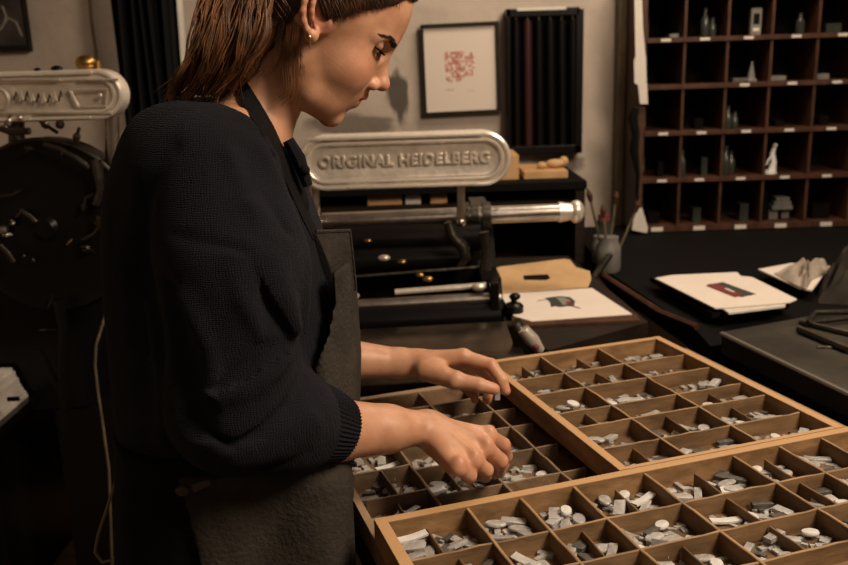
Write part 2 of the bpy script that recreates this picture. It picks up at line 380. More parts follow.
me = bpy.data.meshes.new('type_offcuts'); me.from_pydata([tuple(v) for v in verts], [], faces); me.update()
rm = random.Random(3)
for i_ in range(len(faces)//6):
    k_ = rm.choice([0, 0, 1, 1, 2])
    for q_ in range(6): me.polygons[i_*6+q_].material_index = k_
tag(recenter(link('type_offcuts', me, [M_['leadB'], M_['leadA'], M_['leadC']])), 'tiny grey metal spacers scattered on the bottoms of the type compartments', 'metal offcuts', kind='stuff')

# ================================================================ imposing table at right
root = empty('imposing_table', (1.10, 1.50, 0), 'heavy black worktable with a thick dark slab top at the right edge', 'table')
a = az(722, 332, .90); b_ = az(848, 392, .90); c_ = az(848, 309, .90); e = (b_-a).normalized(); g = (c_-a).normalized()
a_slab, g_slab = a.copy(), g.copy(); n_slab = Vector((-g.y, g.x, 0)).normalized()
pts = [a, a+e*.62, a+e*.62+g*.75, a+g*.75]
MB().quadpoly(pts, .045).build('slab_top', M_['slab'], root)
ins = [p+(sum(pts, Vector())/4-p)*.06-Vector((0, 0, .046)) for p in pts]
MB().quadpoly(ins, .10).build('apron_frame', M_['blackmatte'], root)
for p in ins:
    q = p+(sum(ins, Vector())/4-p)*.08; MB().box((q.x-.035, q.y-.035, 0), (q.x+.035, q.y+.035, .756)).build('leg', M_['blackmatte'], root)
MB().tube([a-Vector((0, 0, .004)), a+e*.62-Vector((0, 0, .004))], .0055, 8).build('worn_edge_highlight', mat('worn_edge_highlight', (.13, .115, .09), .4), root, True)  # added tube; its paler colour stands in for the highlight on the worn edge
def rod(x0, y0, x1, y1, r, z=.90, n=8):
    p, q = az(x0, y0, z+r), az(x1, y1, z+r); return MB().tube([p, q], r, n)
tag(recenter(rod(799, 329, 850, 350, .008).build('steel_bar', M_['darksteel'], smooth=True)), 'dark round steel bar lying foremost on the black slab', 'bar')
tag(recenter(rod(800, 322, 850, 334, .006).build('steel_bar', M_['darksteel'], smooth=True)), 'slimmer dark steel bar lying behind the round one on the black slab', 'bar')
tag(recenter(rod(817, 347, 836, 347, .0025).build('metal_pin', M_['darksteel'])), 'short thin metal pin lying alone in front of the bars on the slab', 'pin')
f0 = az(806, 322, .90); fr = MB()
cpts = [az(808, 323, .91), az(850, 318, .91), az(850, 312, .91), az(815, 313, .91), az(808, 323, .91)]
tag(recenter(fr.tube(cpts, .006, 6).build('chase_frame', M_['darksteel'])), 'dark metal rectangular frame lying at the back of the black slab', 'metal frame')

# ================================================================ rear worktables
def table(label, pts, th, m, ztop, inset=.06, rim=None):
    c = sum([Vector(p) for p in pts], Vector())/len(pts)
    root = empty('worktable', (c.x, c.y, 0), label, 'table')
    MB().quadpoly(pts, th).build('tabletop', m, root)
    for p in pts:
        q = Vector(p)+(c-Vector(p))*.10; MB().box((q.x-.03, q.y-.03, 0), (q.x+.03, q.y+.03, ztop-th-.001)).build('leg', M_['blackmatte'], root)
    return root
zt = .885
p1 = az(497, 352, zt); p2 = az(648, 322, zt)
tb1 = table('low dark worktable under the small grey animal print', [(.245, p1.y, zt), (p2.x, p2.y, zt), (p2.x-.06, 2.52, zt), (.195, 2.52, zt), (.195, 1.83, zt)], .07, M_['darkwood'], zt)
z2 = .86
SB0 = a_slab+n_slab*.03; SB1 = a_slab+g_slab*1.25+n_slab*.03
L0, L1 = az(612, 288, z2), az(694, 333, z2)
tb2 = table('black worktable under the red and green print, in front of the type cabinet', [tuple(az(697, 331, z2)), tuple(SB0)[:2]+(z2,), tuple(SB1)[:2]+(z2,), (1.85, 3.1, z2), (.535, 3.1, z2), (.525, 2.4, z2)], .05, M_['blackmatte'], z2)
st = MB().tube([az(604, 276, z2+.012), az(660, 312, z2+.012), az(697, 327, z2+.012)], .008, 6).build('edge_strip', M_['cabwood'], tb2)

def sheet(name, pix, z, th, m, label, cat, jag=0):
    pts = [az(x, y, z) for x, y in pix]
    b = MB().quadpoly(pts, th); o = b.build(name, m); recenter(o); return tag(o, label, cat)
z = zt+.012
# print on the left table: mounting board, sheet and its little picture
sheet('backing_board', [(512, 322), (516, 326), (640, 320), (637, 315), (592, 288), (512, 295)], zt+.0065, .006, M_['cabwood'], 'thin brown board under the small animal print', 'board')
pr = empty('art_print', az(560, 305, zt+.0085), 'white sheet with a small grey and green animal print', 'print')
o = MB().quadpoly([az(x, y, zt+.0085) for x, y in [(500, 294), (592, 288), (632, 314), (531, 321), (514, 316)]], .0018).build('paper_sheet', M_['paper'], pr)
def blob(pts, z, m, parent, name='ink_mark', th=.0006):
    return MB().quadpoly([az(x, y, z) for x, y in pts], th).build(name, m, parent)
zz = zt+.0092
tagp = blob([(545, 298), (551, 297), (560, 296), (570, 297), (575, 301), (574, 306), (567, 306), (561, 307), (555, 306), (551, 307), (550, 302)], zz, M_['green'], pr); tagp['label'] = 'dark green and grey animal figure'
blob([(556, 297.5), (563, 297), (570, 300), (570, 304), (563, 305), (560, 301)], zz+.0004, M_['greyink'], pr, th=.0004)
blob([(566, 301), (572, 302), (573, 305), (567, 304)], zz+.0008, M_['darkred'], pr, th=.0004)
blob([(572, 305), (581, 308), (580, 308.6), (571, 306.2)], zz, M_['greyink'], pr, th=.0004)
blob([(537, 300.4), (546, 299), (546, 299.7), (537, 301)], zz, M_['greyink'], pr, th=.0004)
# tan portfolio board with a slot, propped behind the print
bo = empty('tan_board', az(540, 275, zt+.03), 'tan cardboard flap with a dark slot, raised behind the animal print', 'board')
q0 = [(489, 273), (500, 268.5), (564, 260.5), (570, 261.5), (576, 269), (590, 273), (591, 281), (588, 288), (502, 294)]
pts = []
for x, y in q0:
    t = (294-y)/33; pts.append(at(x, y, 2.09+.20*t)+Vector((0, 0, .005)))
MB().quadpoly(pts, .004, up=Vector((0, .45, .9)).normalized()).build('flap', M_['board'], bo)
MB().quadpoly([at(x, y, 2.09+.20*(294-y)/33)+Vector((0, -.002, .0075)) for x, y in [(523, 278), (547, 276.8), (550, 280), (546, 282), (524, 282)]], .003, up=Vector((0, .45, .9)).normalized()).build('slot', M_['blackmatte'], bo)
# black inkwell-like knob standing on the near end of the print
p = az(514, 314, zt+.003)
root = empty('ink_bottle', p, 'small black round bottle standing on the left edge of the animal print', 'bottle')
MB().lathe(p, [(.020, 0), (.022, .004), (.022, .020), (.016, .026), (.007, .029), (.007, .036)], 18).build('body', M_['black'], root, True)
MB().ball(p+Vector((.002, 0, .041)), .011, (1.2, 1, .8)).build('stopper', M_['black'], root, True)

# second print: sheets, board, picture
zp = z2+.045
pr2 = [(655, 278), (672, 275), (727, 272.5), (737, 272), (741, 276), (752, 277), (797, 299), (790, 302), (729, 307), (715, 308)]
sheet('backing_board', [(650, 277), (735, 271), (790, 300), (789, 304), (712, 313)], zp-.012, .012, M_['blackmatte'], 'black board under the red and green print', 'board')
sheet('loose_sheet', [(729, 313), (785, 306), (786, 303), (760, 290), (700, 292)], zp-.004, .004, M_['paperw'], 'cream sheets lying under the red and green print', 'paper')
bs = MB().box((0, 0, 0), (1, 1, 1)); bs.bm.clear()
c0 = [az(x, y, zp-.026) for x, y in [(665, 283), (735, 276), (783, 303), (718, 316)]]
tag(recenter(bs.quadpoly(c0, .018).build('block_stack', M_['darkwood'])), 'dark wooden block carrying the red and green print', 'block')
pr = empty('art_print', az(725, 290, zp), 'white sheet with a slanted red and green band print', 'print')
MB().quadpoly([az(x, y, zp) for x, y in pr2], .003).build('paper_sheet', M_['paper'], pr)
blob([(707, 284.5), (723, 282), (756, 294), (741, 297)], zp+.0008, M_['green'], pr)['label'] = 'dark green band'
blob([(706, 285.5), (717, 284), (744, 295), (735, 297)], zp+.0014, M_['darkred'], pr)['label'] = 'dark red band'
blob([(724, 288.4), (727, 288), (735, 291.6), (733, 292)], zp+.0020, M_['paperw'], pr)
# rag, and heap of black cloth
def rumple(name, pts, z, h, m, label, cat, seed=1, fold=5, n=26):
    """soft pile: the outline polygon pinned down, folds rising inside it"""
    rs = random.Random(seed); P = [az(x, y, z) for x, y in pts]; c = sum(P, Vector())/len(P)
    bm = bmesh.new(); rings = []; per = 48
    L_ = []
    for k in range(per):
        t = k/per*len(P); i = int(t); L_.append(P[i].lerp(P[(i+1) % len(P)], t-i))
    R_ = 9; ph = [rs.uniform(0, 6.28) for _ in range(6)]
    for r in range(R_):
        s = 1-r/(R_-.2); ring = []
        for k in range(per):
            q = c.lerp(L_[k], s); a = k/per*6.283
            hh = h*(1-s**3)*(.62+.38*math.sin(fold*a+ph[0]+s*4)+.25*math.sin((fold+4)*a+ph[1]-s*6))+(.004 if r else 0)
            ring.append(bm.verts.new((q.x, q.y, z+max(.002, hh))))
        rings.append(ring)
    for r in range(R_-1):
        for k in range(per): bm.faces.new((rings[r][k], rings[r][(k+1) % per], rings[r+1][(k+1) % per], rings[r+1][k]))
    bm.faces.new(rings[-1])
    low = [bm.verts.new((v.co.x, v.co.y, z)) for v in rings[0]]
    for k in range(per): bm.faces.new((low[k], low[(k+1) % per], rings[0][(k+1) % per], rings[0][k]))
    bm.faces.new(low[::-1]); m_ = MB(); m_.bm.free(); m_.bm = bm
    return tag(recenter(m_.build(name, m, smooth=True)), label, cat)
sheet('loose_sheet', [(758, 269), (792, 263), (830, 266), (812, 290), (800, 288)], z2+.03, .004, M_['paper'], 'pale sheets half under the rag behind the red and green print', 'paper')
rumple('cotton_rag', [(774, 274), (800, 266), (826, 263), (830, 272), (812, 280), (806, 290), (792, 284)], z2+.031, .030, M_['rag'], 'crumpled cream rag lying on pale sheets at the right', 'rag', 3)
rumple('black_cloth', [(818, 296), (820, 282), (838, 268), (900, 262), (930, 285), (860, 306), (818, 304)], z2+.001, .085, M_['greycloth'], 'heap of black cloth at the right edge behind the slab table', 'cloth', 5, 4)
MBx = MB().tube([at(822, 267, 2.5), at(850, 266, 2.5)], .005, 6)
tag(recenter(MBx.build('steel_rule', M_['steel'])), 'thin steel rule lying behind the black cloth', 'rule')

# jar of brushes and small bottles by the wall
def jar(px, py, Y, r, h, m, label, cat='jar', name='jar'):
    p = az(px, py, z2+.001); root = empty(name, p, label, cat)
    MB().lathe(p, [(r*.9, 0), (r, .01), (r, h*.7), (r*.8, h*.82), (r*.8, h)], 18).build('body', m, root, True)
    return root, p
root, p = jar(608, 271, 2.75, .035, .10, M_['ceramic'], 'grey jar of brushes standing on the black worktable by the wall', name='brush_jar')
for k, (dx, dy, L_) in enumerate([(-.05, .01, .20), (.02, .02, .19), (.07, -.01, .17), (-.02, -.02, .16)]):
    b = MB().tube([p+Vector((dx*.2, dy, .03)), p+Vector((dx, dy, L_))], [.003, .004], 6).build('brush', M_['postwood'], root)
    q = p+Vector((dx, dy, L_)); h = MB().tube([q, q+Vector((dx*.1, 0, .02)), q+Vector((dx*.2, 0, .036))], [.006, .009, .002], 8).build('bristles', M_['cabwood'], b)
root, p = jar(603, 252, 2.9, .028, .10, M_['glass'], 'tall dark bottle with a red cap behind the brush jar', 'bottle', 'bottle')
MB().lathe(p+Vector((0, 0, .10)), [(.018, 0), (.018, .02)], 14).build('cap', M_['darkred'], root)
root, p = jar(599, 262, 2.85, .022, .08, M_['ceramic'], 'pale small bottle standing left of the red-capped bottle', 'bottle', 'bottle')
tag(recenter(MB().tube([az(590, 283, z2+.011), at(617, 245, 2.44)], .010, 8).build('scraper', M_['darksteel'])), 'grey metal scraper leaning against the jars', 'scraper')

# ================================================================ low dark cabinet at the wall, with boxes on it
def wx(x, y, Y): p = at(x, y, Y); return p
Y0 = 2.72; a = wx(586, 181, Y0); zl = a.z
root = empty('low_cabinet', (.05, 2.9, 0), 'low black cabinet against the wall, carrying the wooden boxes', 'cabinet')
MB().box((-.62, Y0+.0, zl-.025), (a.x+.004, 3.17, zl), bevel=.002).build('top', M_['blackmatte'], root)
MB().box((a.x-.03, Y0+.01, .0), (a.x, 3.16, zl-.026)).build('side_panel', M_['darkwood'], root)
MB().box((-.61, Y0+.01, 0), (-.58, 3.16, zl-.026)).build('side_panel', M_['darkwood'], root)
MB().box((-.58, 3.14, 0), (a.x-.03, 3.16, zl-.026)).build('back_panel', M_['blackmatte'], root)
for k in range(5):
    zz = at(400, 204, 2.78).z-.015 if k == 0 else zl-.16-k*.16
    MB().box((-.578, Y0+.02, zz), (a.x-.031, 3.138, zz+.015)).build('shelf', M_['darkwood'], root)
ZSH = at(400, 204, 2.78).z+.001
def bxw(name, x0, y0, x1, y1, Y, dep, m, label, cat, zb=None):
    p, q = wx(x0, y0, Y), wx(x1, y1, Y)
    zb_ = q.z if zb is None else zb
    o = MB().box((p.x, Y, zb_), (q.x, Y+dep, p.z), bevel=.002).build(name, m); return tag(recenter(o), label, cat)
bxw('wooden_box', 524, 172, 568, 182, 2.80, .22, M_['boxwood'], 'long tan wooden box on the low black cabinet under the roller rack', 'box', zl+.001)
bxw('cardboard_box', 495, 156, 519, 184, 2.80, .2, M_['boxwood'], 'upright tan box on the low black cabinet beside the press plate', 'box', zl+.001)
bxw('wooden_box', 367, 190, 402, 203, 2.76, .2, M_['boxwood'], 'tan box inside the low black cabinet, seen under the middle of the press plate', 'box', ZSH)
bxw('paper_carton', 405, 188, 421, 203, 2.76, .2, M_['paperw'], 'white carton inside the low black cabinet, seen under the press plate', 'box', ZSH)
bxw('wooden_box', 430, 188, 447, 203, 2.76, .2, M_['boxwood'], 'small tan box right of the white carton under the press plate', 'box', ZSH)
t_ = at(556, 169, 2.86); bx_top = at(530, 172, 2.80).z
tag(recenter(MB().ball((t_.x, 2.88, bx_top+.016), .018, (1.8, 1, .8)).ball((t_.x+.03, 2.89, bx_top+.02), .016, (1, 1, 1.1)).ball((t_.x-.045, 2.87, bx_top+.012), .013, (1.3, 1, .9)).build('rag_ball', M_['board'], smooth=True)), 'orange crumpled rag lying on the long tan box', 'rag')

# ================================================================ things on the back wall
def wallbox(b, x0, y0, x1, y1, ya, yb, bev=0):
    p, q = at(x0, y0, ya), at(x1, y1, ya); b.box((min(p.x, q.x), ya, min(p.z, q.z)), (max(p.x, q.x), yb, max(p.z, q.z)), bevel=bev); return b
# framed print
c = at(461, 69, 3.17)
root = empty('framed_print', (c.x, 3.19, c.z), 'black framed white print with a small red square, hung on the wall', 'picture')
hw, hh, ft = .138, .157, .011
b = MB()
b.box((-hw, -.022, -hh), (-hw+ft, 0, hh)); b.box((hw-ft, -.022, -hh), (hw, 0, hh)); b.box((-hw+ft, -.022, -hh), (hw-ft, 0, -hh+ft)); b.box((-hw+ft, -.022, hh-ft), (hw-ft, 0, hh))
root.rotation_euler.y = math.radians(-.9)
b.build('frame', M_['frame'], root, world=False)
MB().box((-hw+ft, -.010, -hh+ft), (hw-ft, -.002, hh-ft)).build('print_sheet', M_['mount'], root, world=False)
b = MB(); rs = random.Random(4)
for i in range(11):
    for j in range(11):
        if i > 6 and j > 8: continue
        x, z_ = -.052+i*.0092, .058-j*.0092
        if rs.random() < .5: b.box((x, -.0112, z_-.0022), (x+.0094, -.0101, z_+.0022))
        if rs.random() < .5: b.box((x-.0022, -.0112, z_-.0094), (x+.0022, -.0101, z_))
b.build('red_square', M_['red'], root, world=False)
MB().box((-.055, -.0108, -.072), (-.026, -.0101, -.070)).box((.02, -.0108, -.078), (.045, -.0101, -.077)).build('pencil_note', M_['greyink'], root, world=False)
# roller rack
c = at(544, 80, 3.14); root = empty('roller_rack', (c.x, 3.2, c.z-.26), 'black wall rack of upright black rubber rollers', 'rack')
b = MB(); wallbox(b, 506, 9, 580, 15, 3.13, 3.195, .003); wallbox(b, 509, 147, 582, 153, 3.13, 3.195, .003)
wallbox(b, 507, 9, 511, 153, 3.13, 3.195); wallbox(b, 577, 9, 582, 153, 3.13, 3.195); wallbox(b, 508, 12, 580, 150, 3.188, 3.197); b.build('frame', M_['black'], root)
MB().box((at(517, 8, 3.13).x, 3.125, at(517, 11, 3.13).z), (at(566, 8, 3.13).x, 3.129, at(517, 8, 3.13).z)).build('paper_strip', M_['paperw'], root)
for k in range(6):
    x = 516+k*11.4; p, q = at(x, 20, 3.155), at(x+1.2, 145, 3.155)
    r_ = MB().tube([p, q], .0155 if k % 2 else .013, 14).build('roller', M_['black'] if k not in (1,) else mat('dark_red_rubber', (.03, .008, .008), .3), root, True)
    MB().tube([p+Vector((0, 0, .022)), p], .0045, 8).ball(p+Vector((0, 0, .02)), .007, n=8).build('spindle', M_['steel'], r_, True)
    MB().tube([q-Vector((0, 0, .016)), q], .0045, 8).build('spindle', M_['steel'], r_, True)
# picture at top left
c = at(8, 22, 3.17); root = empty('framed_picture', (c.x, 3.19, c.z), 'dark framed photograph hung high at the left edge', 'picture')
b = MB(); wallbox(b, -30, -40, 30, 51, 3.165, 3.195, .003); b.build('frame', M_['frame'], root)
wb_ = MB(); wallbox(wb_, -26, -36, 26, 45, 3.160, 3.164); wb_.build('photograph', mat('dark_photo', (.05, .04, .035), .5, c2=(.006, .005, .005), nscale=9), root)
for pts in ([(0, 30), (8, 18), (16, 22), (22, 36)], [(2, 6), (6, 16), (4, 24)]):
    MB().tube([at(x, y, 3.159) for x, y in pts], .004, 6).build('pale_stroke', M_['greyink'], root)
# cable, pipe and curtain
tag(recenter(MB().tube([at(x, y, 3.185) for x, y in [(90, -40), (90, 0), (92, 25), (96, 50), (97, 75)]], .006, 8).build('wall_cable', M_['postwood'], smooth=True)), 'thin brown cable running down the wall at the left', 'cable')
tag(recenter(MB().tube([at(x, y, 3.15) for x, y in [(177, -60), (177, 0), (180, 40), (181, 120), (181, 300)]], .019, 14).build('wall_pipe', mat('white_pipe', (.58, .54, .47), .5, noise=.15), smooth=True)), 'white vertical pipe against the wall behind the ponytail', 'pipe')
p, q = at(109, 0, 2.95), at(169, 0, 2.95); bm = bmesh.new(); A_, B_ = [], []
n = 70
for i in range(n+1):
    t = i/n; x = p.x+(q.x-p.x)*t; yy = 2.98+.022*math.sin(t*34)+.012*math.sin(t*71+1)
    A_.append([bm.verts.new((x+.01*math.sin(t*9+zq*3), yy, zq)) for zq in (2.3, 1.7, 1.1, .45)]); B_.append([bm.verts.new((x+.01*math.sin(t*9+zq*3), yy+.006, zq)) for zq in (2.3, 1.7, 1.1, .45)])
for i in range(n):
    for k in range(3):
        bm.faces.new((A_[i][k], A_[i+1][k], A_[i+1][k+1], A_[i][k+1])); bm.faces.new((B_[i][k], B_[i][k+1], B_[i+1][k+1], B_[i+1][k]))
m_ = MB(); m_.bm.free(); m_.bm = bm
root = empty('black_curtain', ((p.x+q.x)/2, 2.98, .45), 'black pleated curtain hanging left of the woman', 'curtain')
m_.build('drape', M_['cloth'], root, True)
MB().tube([(p.x-.05, 2.98, 2.31), (q.x+.05, 2.98, 2.31)], .012, 10).build('rail', M_['darksteel'], root)
MB().tube([(p.x-.04, 2.98, 2.31), (p.x-.04, 3.199, 2.31)], .008, 8).build('bracket', M_['darksteel'], root)
MB().tube([(q.x+.04, 2.98, 2.31), (q.x+.04, 3.199, 2.31)], .008, 8).build('bracket', M_['darksteel'], root)

# plank behind the type cabinet
b = MB(); p, q = at(617, 100, 3.14), at(638, 100, 3.14); zb = at(626, 236, 3.14).z
b.box((p.x, 3.14, zb), (q.x+.03, 3.198, 2.45), bevel=.003)
tag(recenter(b.build('wall_plank', M_['postwood'])), 'weathered greenish upright plank on the wall beside the type cabinet', 'plank')

# ================================================================ pigeonhole type cabinet
YF = 2.95; root = empty('pigeonhole_cabinet', (at(745, 224, YF).x+.2, 3.1, at(745, 226, YF).z), 'reddish-brown wall cabinet of open square compartments with white label tabs', 'cabinet')
ux = [646, 682, 724, 767, 812, 856, 900]
X = [at(x, 130, YF).x for x in ux]; zs = [at(745, y, YF).z for y in (224, 176.5, 129.5, 83, 36, -11, -58)]
zt_, zb_ = zs[-1], zs[0]
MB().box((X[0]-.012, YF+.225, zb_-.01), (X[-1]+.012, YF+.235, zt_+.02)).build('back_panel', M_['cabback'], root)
MB().box((X[0]-.03, YF, zb_-.014), (X[0]-.006, YF+.225, zt_+.02), bevel=.001).build('side_panel', M_['cabwood'], root)
MB().box((X[-1]-.006, YF, zb_-.014), (X[-1]+.014, YF+.225, zt_+.02), bevel=.001).build('side_panel', M_['cabwood'], root)
for i, z_ in enumerate(zs):
    t = .013 if i else .018
    s = MB().box((X[0]-.006, YF-.003, z_-t), (X[-1]-.006, YF+.224, z_+.002), bevel=.0015).build('shelf', M_['cabwood'], root)
    for j in range(len(X)-1):
        if (i, j) in ((3, 0), (3, 1), (5, 2)): continue
        cx_ = (X[j]+X[j+1])/2-.006+random.uniform(-.008, .008); w_ = .016 if i else .020
        b = MB().box((cx_-w_, YF-.0055, z_-t+.003), (cx_+w_, YF-.003, z_-.001)); b.build('label_tab', M_['paperw'], s)
for j in range(1, len(X)-1):
    for i in range(len(zs)-1):
        MB().box((X[j]-.005, YF+.004, zs[i]+.002), (X[j]+.004, YF+.224, zs[i+1]-.013)).build('divider', M_['cabwood'], root)
def incell(i, j, fx, dy):  # floor point of a compartment
    return Vector((X[j]+(X[j+1]-X[j])*fx, YF+dy, zs[i]+.003))
def bottle(p, r, h, m, label, cat='bottle', name='bottle'):
    o = MB().lathe(p, [(r*.9, 0), (r, .004), (r, h*.6), (r*.45, h*.75), (r*.4, h*.93), (r*.55, h*.94), (r*.55, h)], 14).build(name, m, smooth=True)
    return tag(recenter(o), label, cat)
def block(p, w_, d_, h, m, label, cat, name):
    return tag(recenter(MB().box((p.x-w_/2, p.y, p.z), (p.x+w_/2, p.y+d_, p.z+h), bevel=.001).build(name, m)), label, cat)
rn = {0: 'bottom', 1: 'second-lowest', 2: 'third-lowest', 3: 'fourth-lowest', 4: 'top visible'}
b = bottle(incell(2, 2, .14, .03), .014, .075, M_['glass'], 'slim glass bottle in the third compartment of the third-lowest cabinet row')
bottle(incell(2, 2, .33, .04), .012, .055, M_['glass'], 'shorter glass bottle right of the slim one in the third-lowest cabinet row')
bottle(incell(1, 2, .14, .03), .016, .10, M_['glass'], 'tall glass bottle in the third compartment of the second-lowest cabinet row')
bottle(incell(1, 2, .32, .05), .015, .08, M_['glass'], 'smaller glass bottle beside the tall one in the second-lowest cabinet row')
bottle(incell(1, 1, .10, .03), .012, .09, M_['glass'], 'narrow dark bottle at the left of the second compartment, second-lowest cabinet row')
bottle(incell(4, 1, .52, .04), .014, .09, M_['glass'], 'brownish bottle in the second compartment of the top visible cabinet row')
bottle(incell(4, 1, .72, .05), .012, .06, M_['glass'], 'little bottle right of the brownish one in the top visible cabinet row')
bottle(incell(4, 3, .68, .04), .015, .065, M_['glass'], 'dull green bottle in the fourth compartment of the top visible cabinet row')
# small framed card, cone, figurine
p = incell(4, 2, .68, .03); root = empty('small_box', p, 'upright grey card box with a window in the third compartment, top visible row', 'box')
MB().box((p.x-.017, p.y, p.z), (p.x+.017, p.y+.02, p.z+.085), bevel=.001).build('body', mat('dull_card', (.16, .15, .12), .6), root)
MB().box((p.x-.010, p.y-.001, p.z+.012), (p.x+.010, p.y, p.z+.022)).build('white_panel', M_['paperw'], root)
MB().box((p.x-.010, p.y-.001, p.z+.034), (p.x+.010, p.y, p.z+.068)).build('window_panel', M_['black'], root)
p = incell(3, 2, .65, .035)
tag(recenter(MB().lathe(p, [(.020, 0), (.020, .006), (.014, .010), (.003, .062), (.001, .066)], 8).build('pointed_ornament', M_['ceramic'])), 'pale pointed ornament standing alone in the fourth-lowest cabinet row', 'ornament')
p = incell(1, 3, .22, .035); root = empty('figurine', p, 'small white standing figurine in the fourth compartment of the second-lowest row', 'figurine')
b = MB(); b.tube([p, p+Vector((0, 0, .012))], [.022, .020], 12); b.tube([p+Vector((.006, 0, .01)), p+Vector((.010, 0, .04)), p+Vector((.004, 0, .07)), p+Vector((.010, 0, .088))], [.014, .010, .009, .006], 10)
b.ball(p+Vector((.012, 0, .095)), .008, n=10); b.tube([p+Vector((.004, -.005, .066)), p+Vector((-.012, -.008, .045)), p+Vector((-.016, -.006, .03))], [.004, .0035, .003], 8)
b.build('statue_body', mat('white_plaster', (.62, .62, .58), .6), root, True)
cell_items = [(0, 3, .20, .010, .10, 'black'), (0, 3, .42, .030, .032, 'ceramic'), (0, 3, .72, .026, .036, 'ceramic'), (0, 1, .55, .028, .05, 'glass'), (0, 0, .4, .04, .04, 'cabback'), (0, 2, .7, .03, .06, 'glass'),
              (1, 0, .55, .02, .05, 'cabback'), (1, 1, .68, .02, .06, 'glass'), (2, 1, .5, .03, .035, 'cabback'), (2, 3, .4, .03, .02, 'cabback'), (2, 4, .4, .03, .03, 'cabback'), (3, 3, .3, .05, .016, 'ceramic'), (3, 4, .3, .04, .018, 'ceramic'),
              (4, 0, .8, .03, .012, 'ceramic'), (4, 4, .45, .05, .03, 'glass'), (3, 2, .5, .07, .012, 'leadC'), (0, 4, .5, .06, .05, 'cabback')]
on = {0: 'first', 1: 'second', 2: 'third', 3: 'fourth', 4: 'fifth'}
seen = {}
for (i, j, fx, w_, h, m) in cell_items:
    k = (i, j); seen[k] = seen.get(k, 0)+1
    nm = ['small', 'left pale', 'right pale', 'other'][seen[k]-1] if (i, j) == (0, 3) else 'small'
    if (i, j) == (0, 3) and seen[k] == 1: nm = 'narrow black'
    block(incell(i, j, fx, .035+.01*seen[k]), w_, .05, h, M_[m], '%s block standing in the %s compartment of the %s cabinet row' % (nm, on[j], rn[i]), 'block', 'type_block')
p = incell(0, 3, .57, .035)
for k in range(3):
    o = block(Vector((p.x, p.y+.002, p.z+.04+k*.018)), .07-.012*k, .04, .014, mat('grey_type_block', (.16, .16, .14), .5, noise=.4, nscale=50), ['lowest', 'middle', 'upper'][k]+' grey block stacked on the pale blocks in the bottom cabinet row', 'block', 'type_block')
    o.location.z = p.z+.0365+k*.0145
# paper strip and tag hanging on the cabinet's left side
b = MB(); L_ = [(634, -30, 641, -30), (634.5, 0, 642, 0), (635, 30, 643, 28), (635.5, 57, 645.5, 55), (634, 60, 646, 57), (634.5, 83, 646.5, 82), (638, 85, 647, 84), (640, 104, 648, 104)]
bm = b.bm; F_, K_ = [], []
for x0, y0, x1, y1 in L_:
    F_.append((bm.verts.new(at(x0, y0, 2.93)), bm.verts.new(at(x1, y1, 2.93)))); K_.append((bm.verts.new(at(x0, y0, 2.932)), bm.verts.new(at(x1, y1, 2.932))))
for i in range(len(L_)-1):
    bm.faces.new((F_[i][0], F_[i][1], F_[i+1][1], F_[i+1][0])); bm.faces.new((K_[i][1], K_[i][0], K_[i+1][0], K_[i+1][1]))
    bm.faces.new((F_[i][0], F_[i+1][0], K_[i+1][0], K_[i][0])); bm.faces.new((F_[i][1], K_[i][1], K_[i+1][1], F_[i+1][1]))
bm.faces.new((F_[-1][0], F_[-1][1], K_[-1][1], K_[-1][0])); bm.faces.new((F_[0][1], F_[0][0], K_[0][0], K_[0][1]))
tag(recenter(b.build('paper_strip', M_['paperw'])), 'long torn white paper strip hanging at the left edge of the pigeonhole cabinet', 'paper strip')
root = empty('hanging_tag', at(639, 232, 2.93), 'pale wedge-shaped tag hanging from a cord at the cabinet corner', 'tag')
pp = [(635, 210), (642, 208), (648, 228), (647, 233), (632, 230)]
MB().quadpoly([at(x, y, 2.92) for x, y in pp], .008, up=Vector((0, -1, 0))).build('tag_card', M_['paperw'], root)
MB().tube([at(x, y, 2.925) for x, y in [(636, 108), (633, 118), (636, 135), (634, 150), (638, 175), (637, 195), (639, 210)]], [.012, .016, .012, .015, .007, .006, .002], 8).build('cord', M_['blackmatte'], root, True)
